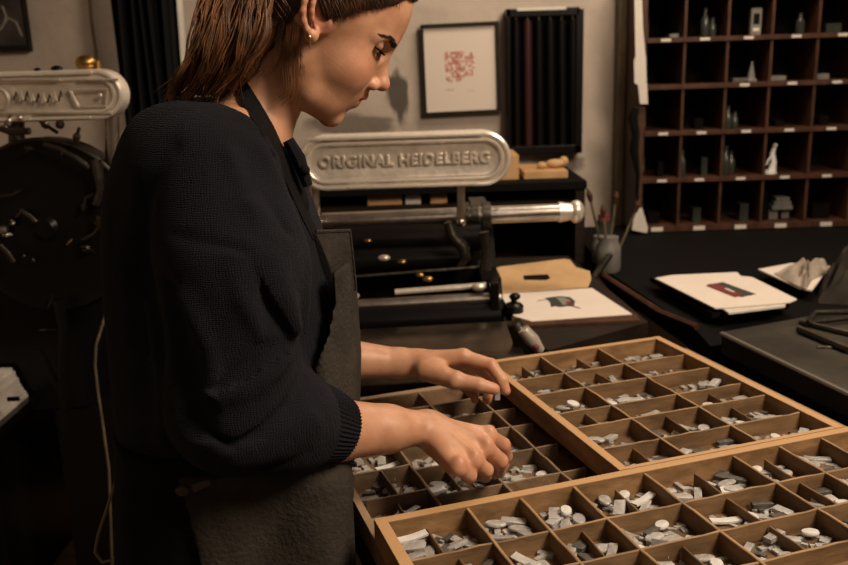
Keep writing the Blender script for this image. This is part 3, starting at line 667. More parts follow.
# ================================================================ printing presses
def plate(parent, c, L_, H_, text, ang=0):
    """cast name plate; local x along, z up, -y towards the front"""
    R_ = Matrix.Translation(c) @ Matrix.Rotation(ang, 4, 'X')
    def loop(inset, out):
        r = H_/2-inset; pts = []; hl = L_/2-H_/2
        for k in range(17):
            a = -math.pi/2+math.pi*k/16; pts.append((hl+r*math.cos(a), -out, r*math.sin(a)))
        for k in range(17):
            a = math.pi/2+math.pi*k/16; pts.append((-hl+r*math.cos(a), -out, r*math.sin(a)))
        return pts
    b = MB(); rings = []
    for ins, out in [(0, -.045), (0, -.004), (.002, .003), (.006, .005), (.010, .004), (.0125, -.001), (.0155, -.001), (.018, .004), (.021, .0045), (.024, .003), (.027, -.003), (.030, -.004)]:
        rings.append([b.bm.verts.new(R_ @ Vector(p)) for p in loop(ins, out)])
    n = len(rings[0])
    for i in range(len(rings)-1):
        for k in range(n): b.bm.faces.new((rings[i][k], rings[i][(k+1) % n], rings[i+1][(k+1) % n], rings[i+1][k]))
    b.bm.faces.new(rings[-1]); b.bm.faces.new(rings[0][::-1])
    me = b.mesh('name_plate', True)
    o = link('name_plate', me, [M_['polished'], M_['alu']], parent)
    for i, f in enumerate(me.polygons):
        band = i//n
        if band in (4, 5, 6) or band >= 9: f.material_index = 1
    # cast bars along the top and bottom of the plate
    for sx, ln, z in ((-.02, .40, H_/2-.0075), (-.05, .16, -H_/2+.0075), (.10, .13, -H_/2+.0070)):
        bb = MB().box((c.x+sx-ln/2, c.y-.0085, c.z+z-.0032), (c.x+sx+ln/2, c.y-.003, c.z+z+.0032), bevel=.0015); bb.build('cast_rib', M_['polished'], parent)
    if text:
        cu = bpy.data.curves.new('plate_lettering', 'FONT'); cu.body = text; cu.size = .049; cu.extrude = .0028; cu.bevel_depth = .0008; cu.offset = .0012
        cu.align_x = 'CENTER'; cu.align_y = 'CENTER'; cu.space_character = 1.12
        t = bpy.data.objects.new('tmp', cu); col.objects.link(t); bpy.context.view_layer.update()
        me = bpy.data.meshes.new_from_object(t.evaluated_get(bpy.context.evaluated_depsgraph_get())); bpy.data.objects.remove(t)
        xs = [v.co.x for v in me.vertices]; s = (L_*.80)/(max(xs)-min(xs))
        me.transform(Matrix.Translation(c+Vector((0, .0015, .001))) @ Matrix.Rotation(math.radians(90), 4, 'X') @ Matrix.Diagonal((s, s*1.0, 1, 1)))
        link('plate_lettering', me, M_['alu'], parent)
    return o
ym = 2.0
root = empty('printing_press', (at(400, 300, 2.1).x, 2.1, 0), 'black iron printing press with a silver lettered plate, right of the woman', 'printing press')
c = at(404.5, 161, ym); plate(root, c, .489, .127, 'ORIGINAL HEIDELBERG')
# plate brackets
for x in (314, 461):
    p, q = at(x, 178, ym+.03), at(x, 222, ym+.03); MB().tube([p, q], .014 if x < 400 else .010, 12).ball(q, .02 if x < 400 else .013).build('bracket', M_['steel'], root, True)
xr = at(498, 250, 2.05).x; xl = at(250, 250, 2.05).x
# main casting: two cheeks, bed and rear body
zt1 = at(400, 232, 2.1).z
MB().box((xl, 2.13, .0), (xr-.02, 2.50, zt1-.02), bevel=.02).build('rear_body', M_['black'], root)
for x0 in (xl-.02, xr-.045):
    b = MB(); pr_ = [(1.92, .0), (2.5, .0), (2.5, zt1+.02), (2.20, zt1+.03), (2.12, zt1-.10), (1.97, .96), (1.92, .90)]
    A_ = [b.bm.verts.new((x0, y, z)) for y, z in pr_]; B_ = [b.bm.verts.new((x0+.045, y, z)) for y, z in pr_]; n = len(pr_)
    b.bm.faces.new(A_); b.bm.faces.new(B_[::-1])
    for i in range(n): b.bm.faces.new((A_[i], B_[i], B_[(i+1) % n], A_[(i+1) % n]))
    b.build('side_cheek', M_['black'], root)
# long polished shaft with collars
p, q = at(322, 222, 2.12), at(560, 212, 2.12)
sh = MB().tube([p, q], .022, 18).build('long_shaft', M_['steel'], root, True)
MB().tube([q-Vector((.004, 0, 0)), q+Vector((.035, 0, 0))], [.026, .020], 14).ball(q+Vector((.04, 0, 0)), .026, (.8, 1, 1.1)).build('end_knob', M_['alu'], sh, True)
for t, r in ((.60, .034), (.64, .030), (.69, .033)):
    m_ = p.lerp(q, t); MB().tube([m_-Vector((.010, 0, 0)), m_+Vector((.010, 0, 0))], r, 16).build('collar', M_['darksteel'], sh, True)
# dark ink rollers behind
for (x0, y0, x1, y1, Y, r, m) in [(335, 240, 480, 236, 2.10, .035, 'black'), (345, 262, 470, 257, 2.06, .030, 'black'), (358, 306, 497, 298, 1.94, .016, 'steel'), (356, 322, 500, 315, 1.93, .036, 'black')]:
    a, b_ = at(x0, y0, Y), at(x1, y1, Y); MB().tube([a, b_], r, 20).build('roller', M_[m], root, True)
a, b_ = at(395, 292, 1.95), at(486, 285, 1.95); MB().tube([a, b_], .007, 8).build('grip_rod', M_['alu'], root, True)
a, b_ = at(352, 277, 1.98), at(490, 266, 1.98); MB().tube([a, b_], .004, 8).build('thin_rod', M_['darksteel'], root, True)
for x, y, Y, r in [(348, 277, 1.96, .010), (384, 258, 1.98, .010), (352, 296, 1.94, .012), (479, 287, 1.93, .012), (402, 262, 2.0, .008), (428, 279, 1.96, .009), (368, 241, 2.0, .006), (420, 275, 1.96, .007), (497, 297, 1.92, .010)]:
    MB().ball(at(x, y, Y), r, (1.5, 1, .8)).build('oil_cup', M_['alu'] if r > .009 else M_['brass'], root, True)
# curved arm and crank
MB().tube([at(x, y, 1.99) for x, y in [(448, 222), (452, 236), (462, 246), (466, 258), (458, 270)]], [.010, .013, .014, .012, .008], 10).build('curved_arm', M_['darksteel'], root, True)
MB().tube([at(x, y, 1.97) for x, y in [(484, 232), (487, 252), (485, 270)]], [.012, .010, .014], 10).build('lever', M_['darksteel'], root, True)
b = MB(); wallbox(b, 490, 283, 500, 325, 1.90, 1.96, .006); b.build('end_block', M_['black'], root)
# delivery trough in front: rounded metal tray with a hinged lever at its end
a, b_ = at(352, 331, 1.80), at(515, 322, 1.80); g0, g1 = at(352, 350, 1.70), at(518, 338, 1.70)
b = MB(); prof = [(0, 0), (.10, .01), (.45, .0), (.70, -.004), (.82, -.007), (.92, -.014), (.98, -.026), (1, -.040), (.96, -.055), (.9, -.062)]
ra, rb = [], []
dv = Vector((0, -.20, -.012))
for t, dz in prof: ra.append(a+dv*t+Vector((0, 0, dz))); rb.append(b_+dv*t+Vector((0, 0, dz)))
A_ = [b.bm.verts.new(v) for v in ra]; B_ = [b.bm.verts.new(v) for v in rb]; A2 = [b.bm.verts.new(v+Vector((0, .004, -.006))) for v in ra]; B2 = [b.bm.verts.new(v+Vector((0, .004, -.006))) for v in rb]
for i in range(len(prof)-1):
    b.bm.faces.new((A_[i], B_[i], B_[i+1], A_[i+1])); b.bm.faces.new((A2[i], A2[i+1], B2[i+1], B2[i])); b.bm.faces.new((A_[i], A_[i+1], A2[i+1], A2[i])); b.bm.faces.new((B_[i], B2[i], B2[i+1], B_[i+1]))
b.bm.faces.new((A_[0], A2[0], B2[0], B_[0])); b.bm.faces.new((A_[-1], B_[-1], B2[-1], A2[-1]))
b.build('delivery_trough', mat('trough_steel', (.13, .10, .07), .25, .9, noise=.5, nscale=12), root, True)
MB().tube([rb[0]+Vector((-.01, 0, -.03)), rb[0]+Vector((-.01, .14, -.04))], .012, 10).tube([ra[0]+Vector((.02, 0, -.03)), ra[0]+Vector((.02, .14, -.04))], .012, 10).build('trough_support', M_['black'], root)
e0 = rb[2]
MB().tube([at(x, y, 1.68) for x, y in [(514, 322), (520, 334), (526, 346), (528, 354)]], [.016, .020, .024, .022], 12).build('end_cap', M_['darksteel'], root, True)
MB().tube([at(x, y, 1.66) for x, y in [(523, 329), (532, 340), (541, 351)]], [.012, .015, .009], 10).build('end_lever', M_['alu'], root, True)
MB().ball(at(536, 347, 1.645), .006).build('red_knob', M_['darkred'], root, True)

# press at the left
root = empty('printing_press', (at(0, 300, 2.15).x, 2.15, 0), 'black iron printing press with a silver plate, half cut off at the left edge', 'printing press')
c = at(15, 97, 2.0); plate(root, c, .487, .112, '')
# cast emblem, panel and bolt on the plate's visible half
pc = at(0, 97, 1.99)
MB().lathe(Vector((at(-2, 99, 1.99).x, 1.9945, at(-2, 99, 1.99).z)), [(.026, 0), (.026, -.004), (.022, -.006), (.020, -.002), (.004, -.002)], 24, axis='Y').build('emblem_disc', M_['alu'], root, True)
b = MB(); q = [at(x, y, 1.992) for x, y in [(70, 90), (108, 89), (106, 106), (79, 107), (70, 90)]]; b.tube(q, .0035, 6).build('cast_panel', M_['alu'], root)
MB().ball(at(100, 95.5, 1.990), .006, (1, .6, 1)).build('bolt', M_['alu'], root, True)
for k in range(9):
    x = 14+k*5.6; y = 99-abs(k-5)*.6
    MB().tube([at(x, y+4, 1.990), at(x+2, y-4-(k % 3)*1.2, 1.990), at(x+3.6, y+(k % 2)*3, 1.990)], .0020, 6).build('cast_scroll', M_['alu'] if k % 2 else M_['darksteel'], root)
for x0, x1 in ((2, 60), (80, 118)):
    MB().tube([at(x0, 79.5, 1.992), at(x1, 79.5, 1.992)], .003, 6).build('cast_rib', M_['alu'], root)
MB().tube([at(-20, 112.5, 1.992), at(112, 113, 1.992)], .003, 6).build('cast_rib', M_['alu'], root)
# brass oiler and wingnut on top of the plate
o1 = MB().ball(at(86, 63, 2.02), .020, (1.2, 1, .9)).tube([at(86, 64, 2.02), at(86, 74, 2.02)], .009, 10).tube([at(98, 61, 2.02), at(99, 74, 2.02)], [.007, .009], 8).build('oil_cup', M_['brass'], root, True)
MB().ball(at(38, 72, 2.01), .010).ball(at(57, 69, 2.01), .010, (1.4, 1, .8)).build('knob', M_['black'], root, True)
# uprights, body
for x in (16, 112):
    MB().tube([at(x, 115, 2.03), at(x+2, 185, 2.03)], .018, 12).build('bracket', M_['darksteel'] if x < 50 else M_['steel'], root, True)
xl, xr = at(-90, 300, 2.1).x, at(108, 300, 2.1).x
zb = at(50, 190, 2.1).z
MB().box((xl, 2.13, .60), (xr-.10, 2.55, zb-.05), bevel=.03).build('body', M_['black'], root)
MB().box((xr-.19, 2.14, 0), (xr-.02, 2.55, .60)).build('leg', M_['black'], root)
MB().box((xl, 2.14, 0), (xl+.12, 2.55, .60)).build('leg', M_['black'], root)
# round guard with a rim, seen front-on
gc = at(52, 226, 2.02); b = MB()
b.lathe(gc, [(.205, .05), (.205, -.01), (.198, -.02), (.18, -.012), (.08, -.03), (.03, -.035), (.02, -.045), (.004, -.046)], 40, axis='Y').build('flywheel_guard', M_['black'], root, True)
b = MB(); b.tube([gc+Vector((.203*math.cos(a), -.018, .203*math.sin(a))) for a in [math.radians(20+k*8) for k in range(13)]], .005, 8).build('guard_rim', M_['darksteel'], root, True)
for k, (x, y, r, m) in enumerate([(8, 122, .012, 'alu'), (20, 118, .009, 'alu'), (47, 126, .014, 'darksteel'), (60, 124, .016, 'darksteel'), (77, 136, .014, 'darksteel'), (32, 150, .010, 'darksteel'), (62, 155, .006, 'alu'),
                     (20, 212, .009, 'darksteel'), (5, 228, .016, 'alu'), (12, 224, .013, 'steel'), (10, 235, .010, 'alu'), (84, 205, .012, 'darksteel'), (96, 222, .010, 'darksteel'), (88, 250, .016, 'darksteel'), (24, 255, .009, 'darksteel'), (50, 303, .006, 'brass'), (46, 330, .005, 'alu'), (33, 262, .008, 'darksteel'), (71, 240, .005, 'brass')]):
    q = at(x, y, 1.985); r *= .62; tl = Matrix.Rotation(.5*math.sin(k*2.3), 3, 'Z') @ Matrix.Rotation(.6*math.cos(k*1.7), 3, 'X')
    b = MB().lathe((0, 0, 0), [(r*.5, .03), (r*.5, 0), (r, 0), (r*1.05, -.006), (r*.8, -.012), (r*.4, -.013), (r*.4, -.02)], 8, axis='Y')
    for v in b.bm.verts: v.co = q + tl @ v.co
    b.build('fitting', M_['steel' if m == 'alu' else ('darksteel' if k % 2 else m)], root, True)
for pts, r, m in [([(44, 144), (60, 149), (78, 159), (90, 168)], .006, 'darksteel'), ([(0, 196), (12, 195), (22, 190)], .004, 'darksteel'), ([(20, 210), (30, 216), (36, 222)], .005, 'darksteel'), ([(84, 210), (86, 198), (94, 194)], .004, 'darksteel'),
                  ([(82, 240), (94, 234), (100, 226), (98, 216)], .005, 'darksteel'), ([(96, 160), (99, 175), (102, 190), (97, 205)], .012, 'darksteel'), ([(0, 245), (8, 253), (14, 262)], .005, 'darksteel'),
                  ([(0, 128), (10, 132), (30, 131)], .008, 'darksteel'), ([(58, 300), (64, 330), (62, 370), (66, 430)], .012, 'black'), ([(40, 350), (60, 392), (66, 420)], .008, 'black')]:
    MB().tube([at(x, y, 1.97) for x, y in pts], r, 8).build('lever', M_[m], root, True)
# feed shelf with white sheets, low on the left press
pa, pb = at(-60, 418, 1.98), at(12, 420, 1.98)
MB().box((pa.x, 1.90, pa.z-.03), (pb.x, 2.128, pa.z-.004), bevel=.003).build('feed_shelf', M_['darksteel'], root)
sh_z = pa.z-.003
root = empty('paper_stack', ((pa.x+pb.x)/2, 2.0, sh_z), 'white paper stack on the low shelf of the left press', 'paper stack')
b = MB()
for k in range(9): b.box((pa.x+.02+random.uniform(-.003, .003), 1.93+random.uniform(-.003, .003), sh_z+k*.009), (pb.x-.02-k*.0032+random.uniform(-.002, .002), 2.115, sh_z+k*.009+.0085))
b.build('sheets', M_['paperw'], root)
MB().box((at(2, 399, 1.9).x, 1.922, at(2, 402, 1.92).z), (at(14, 399, 1.9).x, 1.927, at(2, 398, 1.92).z)).build('black_clip', M_['black'], root)
# hanging brown cord behind the woman
tag(recenter(MB().tube([at(x, y, 1.75) for x, y in [(113, 280), (110, 300), (104, 320), (96, 345), (95, 365), (98, 392), (103, 425), (109, 470), (112, 560), (112, 700)]], [.003]*10, 8).build('power_cable', M_['postwood'], smooth=True)), 'thin brown cable hanging in the dark behind the woman', 'cable')
# ================================================================ the woman
def K(h, lo, hi):
    return Field(h, lo, hi)
class Field:
    """signed distance grid, blended from round cones and ellipsoids, turned into one mesh"""
    def __init__(s, h, lo, hi):
        s.h = h; s.lo = np.array(lo, float); n = np.ceil((np.array(hi)-s.lo)/h).astype(int)+1; s.n = n
        s.ax = [s.lo[i]+h*np.arange(n[i]) for i in range(3)]
        s.D = np.full(n, 1.0, np.float32)
    def sub(s, lo, hi):
        i0 = np.clip(np.floor((np.array(lo)-s.lo)/s.h).astype(int), 0, s.n-1); i1 = np.clip(np.ceil((np.array(hi)-s.lo)/s.h).astype(int)+1, 1, s.n)
        sl = tuple(slice(a, b) for a, b in zip(i0, i1))
        X = s.ax[0][sl[0]][:, None, None]; Y = s.ax[1][sl[1]][None, :, None]; Z = s.ax[2][sl[2]][None, None, :]
        return sl, X, Y, Z
    def comb(s, sl, d, k, op='u'):
        a = s.D[sl]
        if op == 'u':
            h = np.clip(.5+.5*(a-d)/k, 0, 1); s.D[sl] = a*(1-h)+d*h-k*h*(1-h)
        elif op == 's':  # subtract
            d = -d; h = np.clip(.5-.5*(a-d)/k, 0, 1); s.D[sl] = a*(1-h)+d*h+k*h*(1-h)
    def cone(s, a, b, ra, rb, k=.006, op='u', sq=None):
        """tapered capsule"""
        a = np.array(a, float); b = np.array(b, float); m = max(ra, rb)+3*k+.012
        sl, X, Y, Z = s.sub(np.minimum(a, b)-m, np.maximum(a, b)+m)
        d = b-a; L2 = max(1e-9, d@d)
        t = np.clip(((X-a[0])*d[0]+(Y-a[1])*d[1]+(Z-a[2])*d[2])/L2, 0, 1)
        dx, dy, dz = X-a[0]-t*d[0], Y-a[1]-t*d[1], Z-a[2]-t*d[2]
        q = dx*dx+dy*dy+dz*dz
        if sq is not None:   # flattened section: direction n squashed by factor f (<1 is thinner)
            n_, f = np.array(sq[0], float), sq[1]; n_ = n_/np.linalg.norm(n_); c = dx*n_[0]+dy*n_[1]+dz*n_[2]; q = q+c*c*(1/f**2-1)
        s.comb(sl, (np.sqrt(q)-(ra+(rb-ra)*t)).astype(np.float32), k, op); return s
    def ell(s, c, r, k=.006, op='u', R=None):
        c = np.array(c, float); r = np.array(r, float); m = r.max()+3*k+.01
        sl, X, Y, Z = s.sub(c-m, c+m); x, y, z = X-c[0], Y-c[1], Z-c[2]
        if R is not None:
            R = np.array(R); x, y, z = (R[0, 0]*x+R[1, 0]*y+R[2, 0]*z), (R[0, 1]*x+R[1, 1]*y+R[2, 1]*z), (R[0, 2]*x+R[1, 2]*y+R[2, 2]*z)
        k0 = np.sqrt((x/r[0])**2+(y/r[1])**2+(z/r[2])**2); k1 = np.sqrt((x/r[0]**2)**2+(y/r[1]**2)**2+(z/r[2]**2)**2)+1e-9
        s.comb(sl, (k0*(k0-1)/k1).astype(np.float32), k, op); return s
    def loft(s, rows, k=.01, op='u', grow=0):
        """rows: (z, cx, cy, rx, ry) from low to high"""
        R = np.array(rows, float); z = s.ax[2]
        cx, cy, rx, ry = (np.interp(z, R[:, 0], R[:, i]) for i in (1, 2, 3, 4))
        X = s.ax[0][:, None, None]; Y = s.ax[1][None, :, None]
        u, v = (X-cx)/(rx+grow), (Y-cy)/(ry+grow); p = 2.3
        q = (np.abs(u)**p+np.abs(v)**p)**(1/p)
        d = (q-1)*np.minimum(rx+grow, ry+grow)
        d = np.maximum(d, np.maximum(R[0, 0]-z, z-R[-1, 0])[None, None, :])
        s.comb((slice(None),)*3, d.astype(np.float32), k, op); return s
    def crease(s, pts, w_, amp):
        """shallow groove (amp > 0) or raised fold (amp < 0) along a polyline"""
        for a, b in zip(pts[:-1], pts[1:]):
            a = np.array(a, float); b = np.array(b, float); m = 2.6*w_
            sl, X, Y, Z = s.sub(np.minimum(a, b)-m, np.maximum(a, b)+m); d = b-a; L2 = max(1e-9, d@d)
            t = np.clip(((X-a[0])*d[0]+(Y-a[1])*d[1]+(Z-a[2])*d[2])/L2, 0, 1)
            q = (X-a[0]-t*d[0])**2+(Y-a[1]-t*d[1])**2+(Z-a[2]-t*d[2])**2
            g = (amp*np.exp(-q/w_**2)).astype(np.float32)
            if not hasattr(s, 'C'): s.C = np.zeros_like(s.D)
            c = s.C[sl]; s.C[sl] = np.where(np.abs(g) > np.abs(c), g, c)
        return s
    def apply_creases(s):
        if hasattr(s, 'C'): s.D += s.C; del s.C
    def mesh(s, name, xf=None):
        D = s.D; D[0] = D[-1] = 1; D[:, 0] = D[:, -1] = 1; D[:, :, 0] = D[:, :, -1] = 1
        neg = D < 0; n = D.shape
        cnt = np.zeros((n[0]-1, n[1]-1, n[2]-1), np.uint8)
        for i in (0, 1):
            for j in (0, 1):
                for k in (0, 1): cnt += neg[i:n[0]-1+i, j:n[1]-1+j, k:n[2]-1+k]
        act = (cnt > 0) & (cnt < 8); idx = np.argwhere(act); vid = np.full(act.shape, -1, np.int64); vid[act] = np.arange(len(idx))
        acc = np.zeros((len(idx), 3)); c = np.zeros(len(idx)); I, J, Kk = idx.T
        cor = [(i, j, k) for i in (0, 1) for j in (0, 1) for k in (0, 1)]
        for a in cor:
            for b in cor:
                if sum(y-x for x, y in zip(a, b)) == 1 and all(y >= x for x, y in zip(a, b)):
                    da = D[I+a[0], J+a[1], Kk+a[2]].astype(float); db = D[I+b[0], J+b[1], Kk+b[2]].astype(float)
                    m = (da < 0) != (db < 0); t = np.where(m, da/np.where(m, da-db, 1), 0)
                    for q in range(3): acc[:, q] += np.where(m, a[q]+t*(b[q]-a[q]), 0)
                    c += m
        P = (idx+acc/c[:, None])*s.h+s.lo
        quads = []
        for ax in range(3):
            o1, o2 = [(1, 2), (2, 0), (0, 1)][ax]
            sl0 = [slice(1, -1)]*3; sl1 = [slice(1, -1)]*3; sl0[ax] = slice(0, n[ax]-1); sl1[ax] = slice(1, n[ax])
            a_, b_ = neg[tuple(sl0)], neg[tuple(sl1)]; e = np.argwhere(a_ != b_); e[:, [o1, o2]] += 1
            fl = neg[e[:, 0], e[:, 1], e[:, 2]]
            def vv(d1, d2):
                q = e.copy(); q[:, o1] -= d1; q[:, o2] -= d2; return vid[q[:, 0], q[:, 1], q[:, 2]]
            Q = np.stack([vv(1, 1), vv(0, 1), vv(0, 0), vv(1, 0)], 1); Q[~fl] = Q[~fl][:, ::-1]; quads.append(Q)
        Q = np.concatenate(quads)
        if xf is not None: P = xf(P)
        return P, Q
def np_mesh(name, parts, smooth=True):
    V, Qs, o = [], [], 0
    for P, Q in parts: V.append(P); Qs.append(Q+o); o += len(P)
    V = np.concatenate(V); Q = np.concatenate(Qs)
    me = bpy.data.meshes.new(name); me.vertices.add(len(V)); me.vertices.foreach_set('co', V.astype('f').ravel())
    w_ = Q.shape[1]; me.loops.add(len(Q)*w_); me.loops.foreach_set('vertex_index', Q.astype('i').ravel()); me.polygons.add(len(Q))
    me.polygons.foreach_set('loop_start', np.arange(0, len(Q)*w_, w_, dtype='i')); me.polygons.foreach_set('loop_total', np.full(len(Q), w_, 'i'))
    me.update(calc_edges=True); me.validate()
    if smooth: me.polygons.foreach_set('use_smooth', np.ones(len(me.polygons), bool))
    return me

YH = 1.08
woman = empty('person', (at(230, 500, YH).x, YH, 0), 'woman in dark knitted sweater and apron, leaning over the type trays, both hands in them', 'person')

# ---- head frame: x forward, y to her left, z up; fitted to nose tip and chin
HP = math.radians(31.0); HS = .985; HR = Matrix.Rotation(HP, 3, 'Y')
HO = at(389, 87, YH)-HR @ (Vector((.109, 0, -.028))*HS)
def h2w(p): return HO+HR @ (Vector(p)*HS)
def hl(x, y, Y): return (HR.transposed() @ (at(x, y, Y)-HO))/HS
hx = np.array(HR)
def head_xf(P): return (P*HS) @ hx.T+np.array(HO)
def w2h(p): return tuple((HR.transposed() @ (Vector(p)-HO))/HS)

H = Field(.0017, (-.21, -.105, -.30), (.125, .105, .135))
H.ell((.0, 0, .030), (.0925, .074, .090), .004)
H.ell((.030, 0, -.028), (.058, .057, .060), .020)
for s in (-1, 1): H.ell((.026, s*.030, -.048), (.036, .027, .038), .02); H.ell((.056, s*.033, -.040), (.022, .020, .024), .018)
H.ell((.020, 0, .020), (.070, .066, .060), .015)
H.ell((.054, 0, .056), (.0325, .050, .034), .02)
for s in (-1, 1):
    H.ell((.052, s*.040, -.024), (.026, .020, .024), .018)          # cheek
    H.cone((.006, s*.044, -.052), (.030, s*.038, -.078), .014, .0135, .02)   # jaw
    H.cone((.030, s*.038, -.078), (.062, s*.012, -.093), .0135, .0130, .018)
    H.ell((.045, s*.025, -.070), (.028, .024, .028), .014)
H.ell((.055, 0, -.058), (.030, .026, .026), .014)
H.ell((.0615, 0, -.0915), (.0140, .016, .0125), .010)                     # chin
H.cone((.084, -.018, .0195), (.066, -.046, .017), .0075, .007, .008).cone((.084, .018, .0195), (.066, .046, .017), .0075, .007, .008)
for s in (-1, 1): H.ell((.0875, s*.030, .0065), (.0165, .0170, .0105), .010, 's')      # sockets
for s in (-1, 1): H.ell((.0675, s*.0315, .0085), (.0140, .0155, .0125), .003)      # lidded eyes
H.cone((.0795, 0, .004), (.0985, 0, -.0275), .0070, .0088, .009)             # nose
H.ell((.0985, 0, -.0290), (.0105, .0100, .0085), .005)
for s in (-1, 1):
    H.ell((.0885, s*.0115, -.0350), (.0100, .0060, .0072), .0045)
    H.ell((.0905, s*.0062, -.0415), (.0048, .0028, .0035), .0015, 's')
H.cone((.0865, 0, -.041), (.0845, 0, -.049), .0035, .0045, .006)
for s in (-1, 1): H.cone((.0858, 0, -.0522), (.0665, s*.0245, -.0610), .0056, .0022, .004)   # lips
for s in (-1, 1): H.cone((.0795, 0, -.0648), (.0670, s*.0225, -.0625), .0062, .0022, .0045)
for s in (-1, 1): H.cone((.0905, 0, -.0582), (.0705, s*.0245, -.0615), .0011, .0010, .0022, 's')
for s in (-1, 1):   # lid line and lower edge
    a_ = [(.0675+.0142*math.cos(t), s*(.0315+.0157*math.sin(t)), .0040+.003*max(0,math.sin(t))) for t in np.linspace(-.85, 1.1, 7)]
    H.crease(a_, .0016, .0014)
H.crease([(.086, .014, -.032), (.074, .026, -.048)], .004, .0012).crease([(.086, -.014, -.032), (.074, -.026, -.048)], .004, .0012)
H.apply_creases()
# ear on both sides
EC = hl(322, 11, 1.012)
for s in (-1, 1):
    cx, cz = EC.x, EC.z; y = .074
    def ep(a, rx=.0195, rz=.029, dy=0): return (cx+rx*math.cos(a)+.006*math.sin(a)*-1, s*(y+.006+dy-.009*math.cos(a)), cz+rz*math.sin(a))
    H.ell((cx+.004, s*(y-.004), cz), (.017, .008, .027), .006)
    pts = [ep(a) for a in np.linspace(.2, 4.6, 13)]
    for p, q in zip(pts[:-1], pts[1:]): H.cone(p, q, .0034, .0034, .003)
    pts = [ep(a, .0095, .019, -.001) for a in np.linspace(.9, 4.3, 9)]
    for p, q in zip(pts[:-1], pts[1:]): H.cone(p, q, .0026, .0026, .003)
    H.ell((cx+.003, s*(y+.004), cz-.029), (.0085, .0045, .0095), .005)   # lobe
    H.ell((cx+.0125, s*(y-.001), cz-.006), (.0035, .004, .006), .005)      # tragus
    H.ell((cx+.004, s*(y+.007), cz-.003), (.0080, .0065, .013), .004, 's')
# neck, running down into the clothes
N0, N1, N2 = at(288, 60, YH), at(261, 104, YH), at(238, 160, YH)
H.cone(w2h(N0), w2h(N1), .041, .043, .010); H.cone(w2h(N1), w2h(N2), .043, .062, .02)
H.cone(w2h(at(291, 80, 1.045)), w2h(at(276, 150, 1.06)), .010, .011, .022)    # sternomastoid
Pn = w2h(at(222, 168, YH)); Rinv = np.array(HR.transposed())
H.cone(w2h(at(232, 150, 1.00)), w2h(at(232, 150, 1.16)), .050, .050, .03)       # base of the neck
head = H.mesh('head', head_xf)
del H

# ---- arms and hands
def V3(v): return np.array(v, float)
W = at(428, 428, 1.035); CU = at(333, 430, .975); EL = at(225, 420, .93)
I1, I2, I3, I4 = at(488, 436, 1.045), at(503, 445, 1.065), at(506, 456, 1.078), at(503, 464, 1.085)
D1, D2, D3, D4 = at(485, 448, 1.015), at(500, 461, 1.03), at(499, 471, 1.050), at(494, 474, 1.062)
R1, R2, R3, R4 = at(473, 460, .990), at(486, 470, 1.003), at(485, 476, 1.026), at(480, 476, 1.042)
P1, P2, P3, P4 = at(458, 467, .968), at(470, 475, .980), at(470, 478, 1.003), at(465, 477, 1.018)
lo = np.array([EL.x-.02, .86, .90]); hi = np.array([at(512, 440, 1.09).x+.02, 1.14, EL.z+.08])
G = Field(.0016, (CU.x-.06, .90, .885), (hi[0], 1.13, CU.z+.075))
up = V3((AX_U.x, AX_U.y, AX_U.z))
G.cone(EL, CU, .046, .0380, .01, sq=((0, 1, .2), .93)); G.cone(CU, CU.lerp(W, .55), .0380, .0300, .01); G.cone(CU.lerp(W, .55), W, .0300, .0235, .012, sq=((0, .5, 1), .9))
dn = (V3(I1)-V3(P1)); ax_ = V3(D1)-V3(W); nrm = np.cross(dn, ax_); nrm /= np.linalg.norm(nrm)
for a, b, ra, rb in [(W, I1, .017, .0125), (W, D1, .019, .0130), (W, R1, .018, .0125), (W, P1, .016, .0120)]:
    G.cone(a, b, ra, rb, .014, sq=(nrm, .86))
for ch, r in (((I1, I2, I3, I4), (.0112, .0098, .0085, .0070)), ((D1, D2, D3, D4), (.0118, .0102, .0088, .0072)), ((R1, R2, R3, R4), (.0106, .0092, .0080, .0068)), ((P1, P2, P3, P4), (.0100, .0084, .0072, .0062))):
    F2 = Field(.0016, G.lo, G.ax and [a[-1] for a in G.ax])
    for i in range(3): F2.cone(ch[i], ch[i+1], r[i], r[i+1], .003)
    k = .0045; a = G.D; d = F2.D[:G.n[0], :G.n[1], :G.n[2]]; h_ = np.clip(.5+.5*(a-d)/k, 0, 1); G.D = (a*(1-h_)+d*h_-k*h_*(1-h_)).astype(np.float32)
    del F2
def off(p, x): return tuple(V3(p)+x*nrm*(-1 if nrm@V3((-.2, -.6, .7)) < 0 else 1))
for p, r in ((I1, .0062), (D1, .0068), (R1, .0062), (P1, .0060)): G.ell(off(p, .0085), (r, r, r), .008)      # knuckles
for p, q in ((D1, W), (R1, W), (I1, W)): G.cone(off(p, .0105), off(W.lerp(p, .28), .0150), .0022, .0018, .006)   # tendons
for a, b in ((I1, D1), (D1, R1), (R1, P1)):      # dips between the knuckles
    m_ = a.lerp(b, .5); G.ell(off(m_, .0140), (.0050, .0050, .0045), .006, 's')
G.ell(tuple(at(438, 442, 1.008)), (.0075, .0065, .0065), .008)                # wrist bone
G.cone(W.lerp(P1, .25)+Vector((0, .004, -.012)), W.lerp(P1, .85)+Vector((0, .008, -.010)), .015, .012, .012)
T0, T1, T2, T3 = at(445, 430, 1.07), at(470, 441, 1.098), at(492, 455, 1.098), at(503, 465, 1.092)
G.cone(T0, T1, .016, .0130, .010); G.cone(T1, T2, .0125, .0105, .004); G.cone(T2, T3, .0105, .0085, .003)
nh = G.mesh('near'); del G

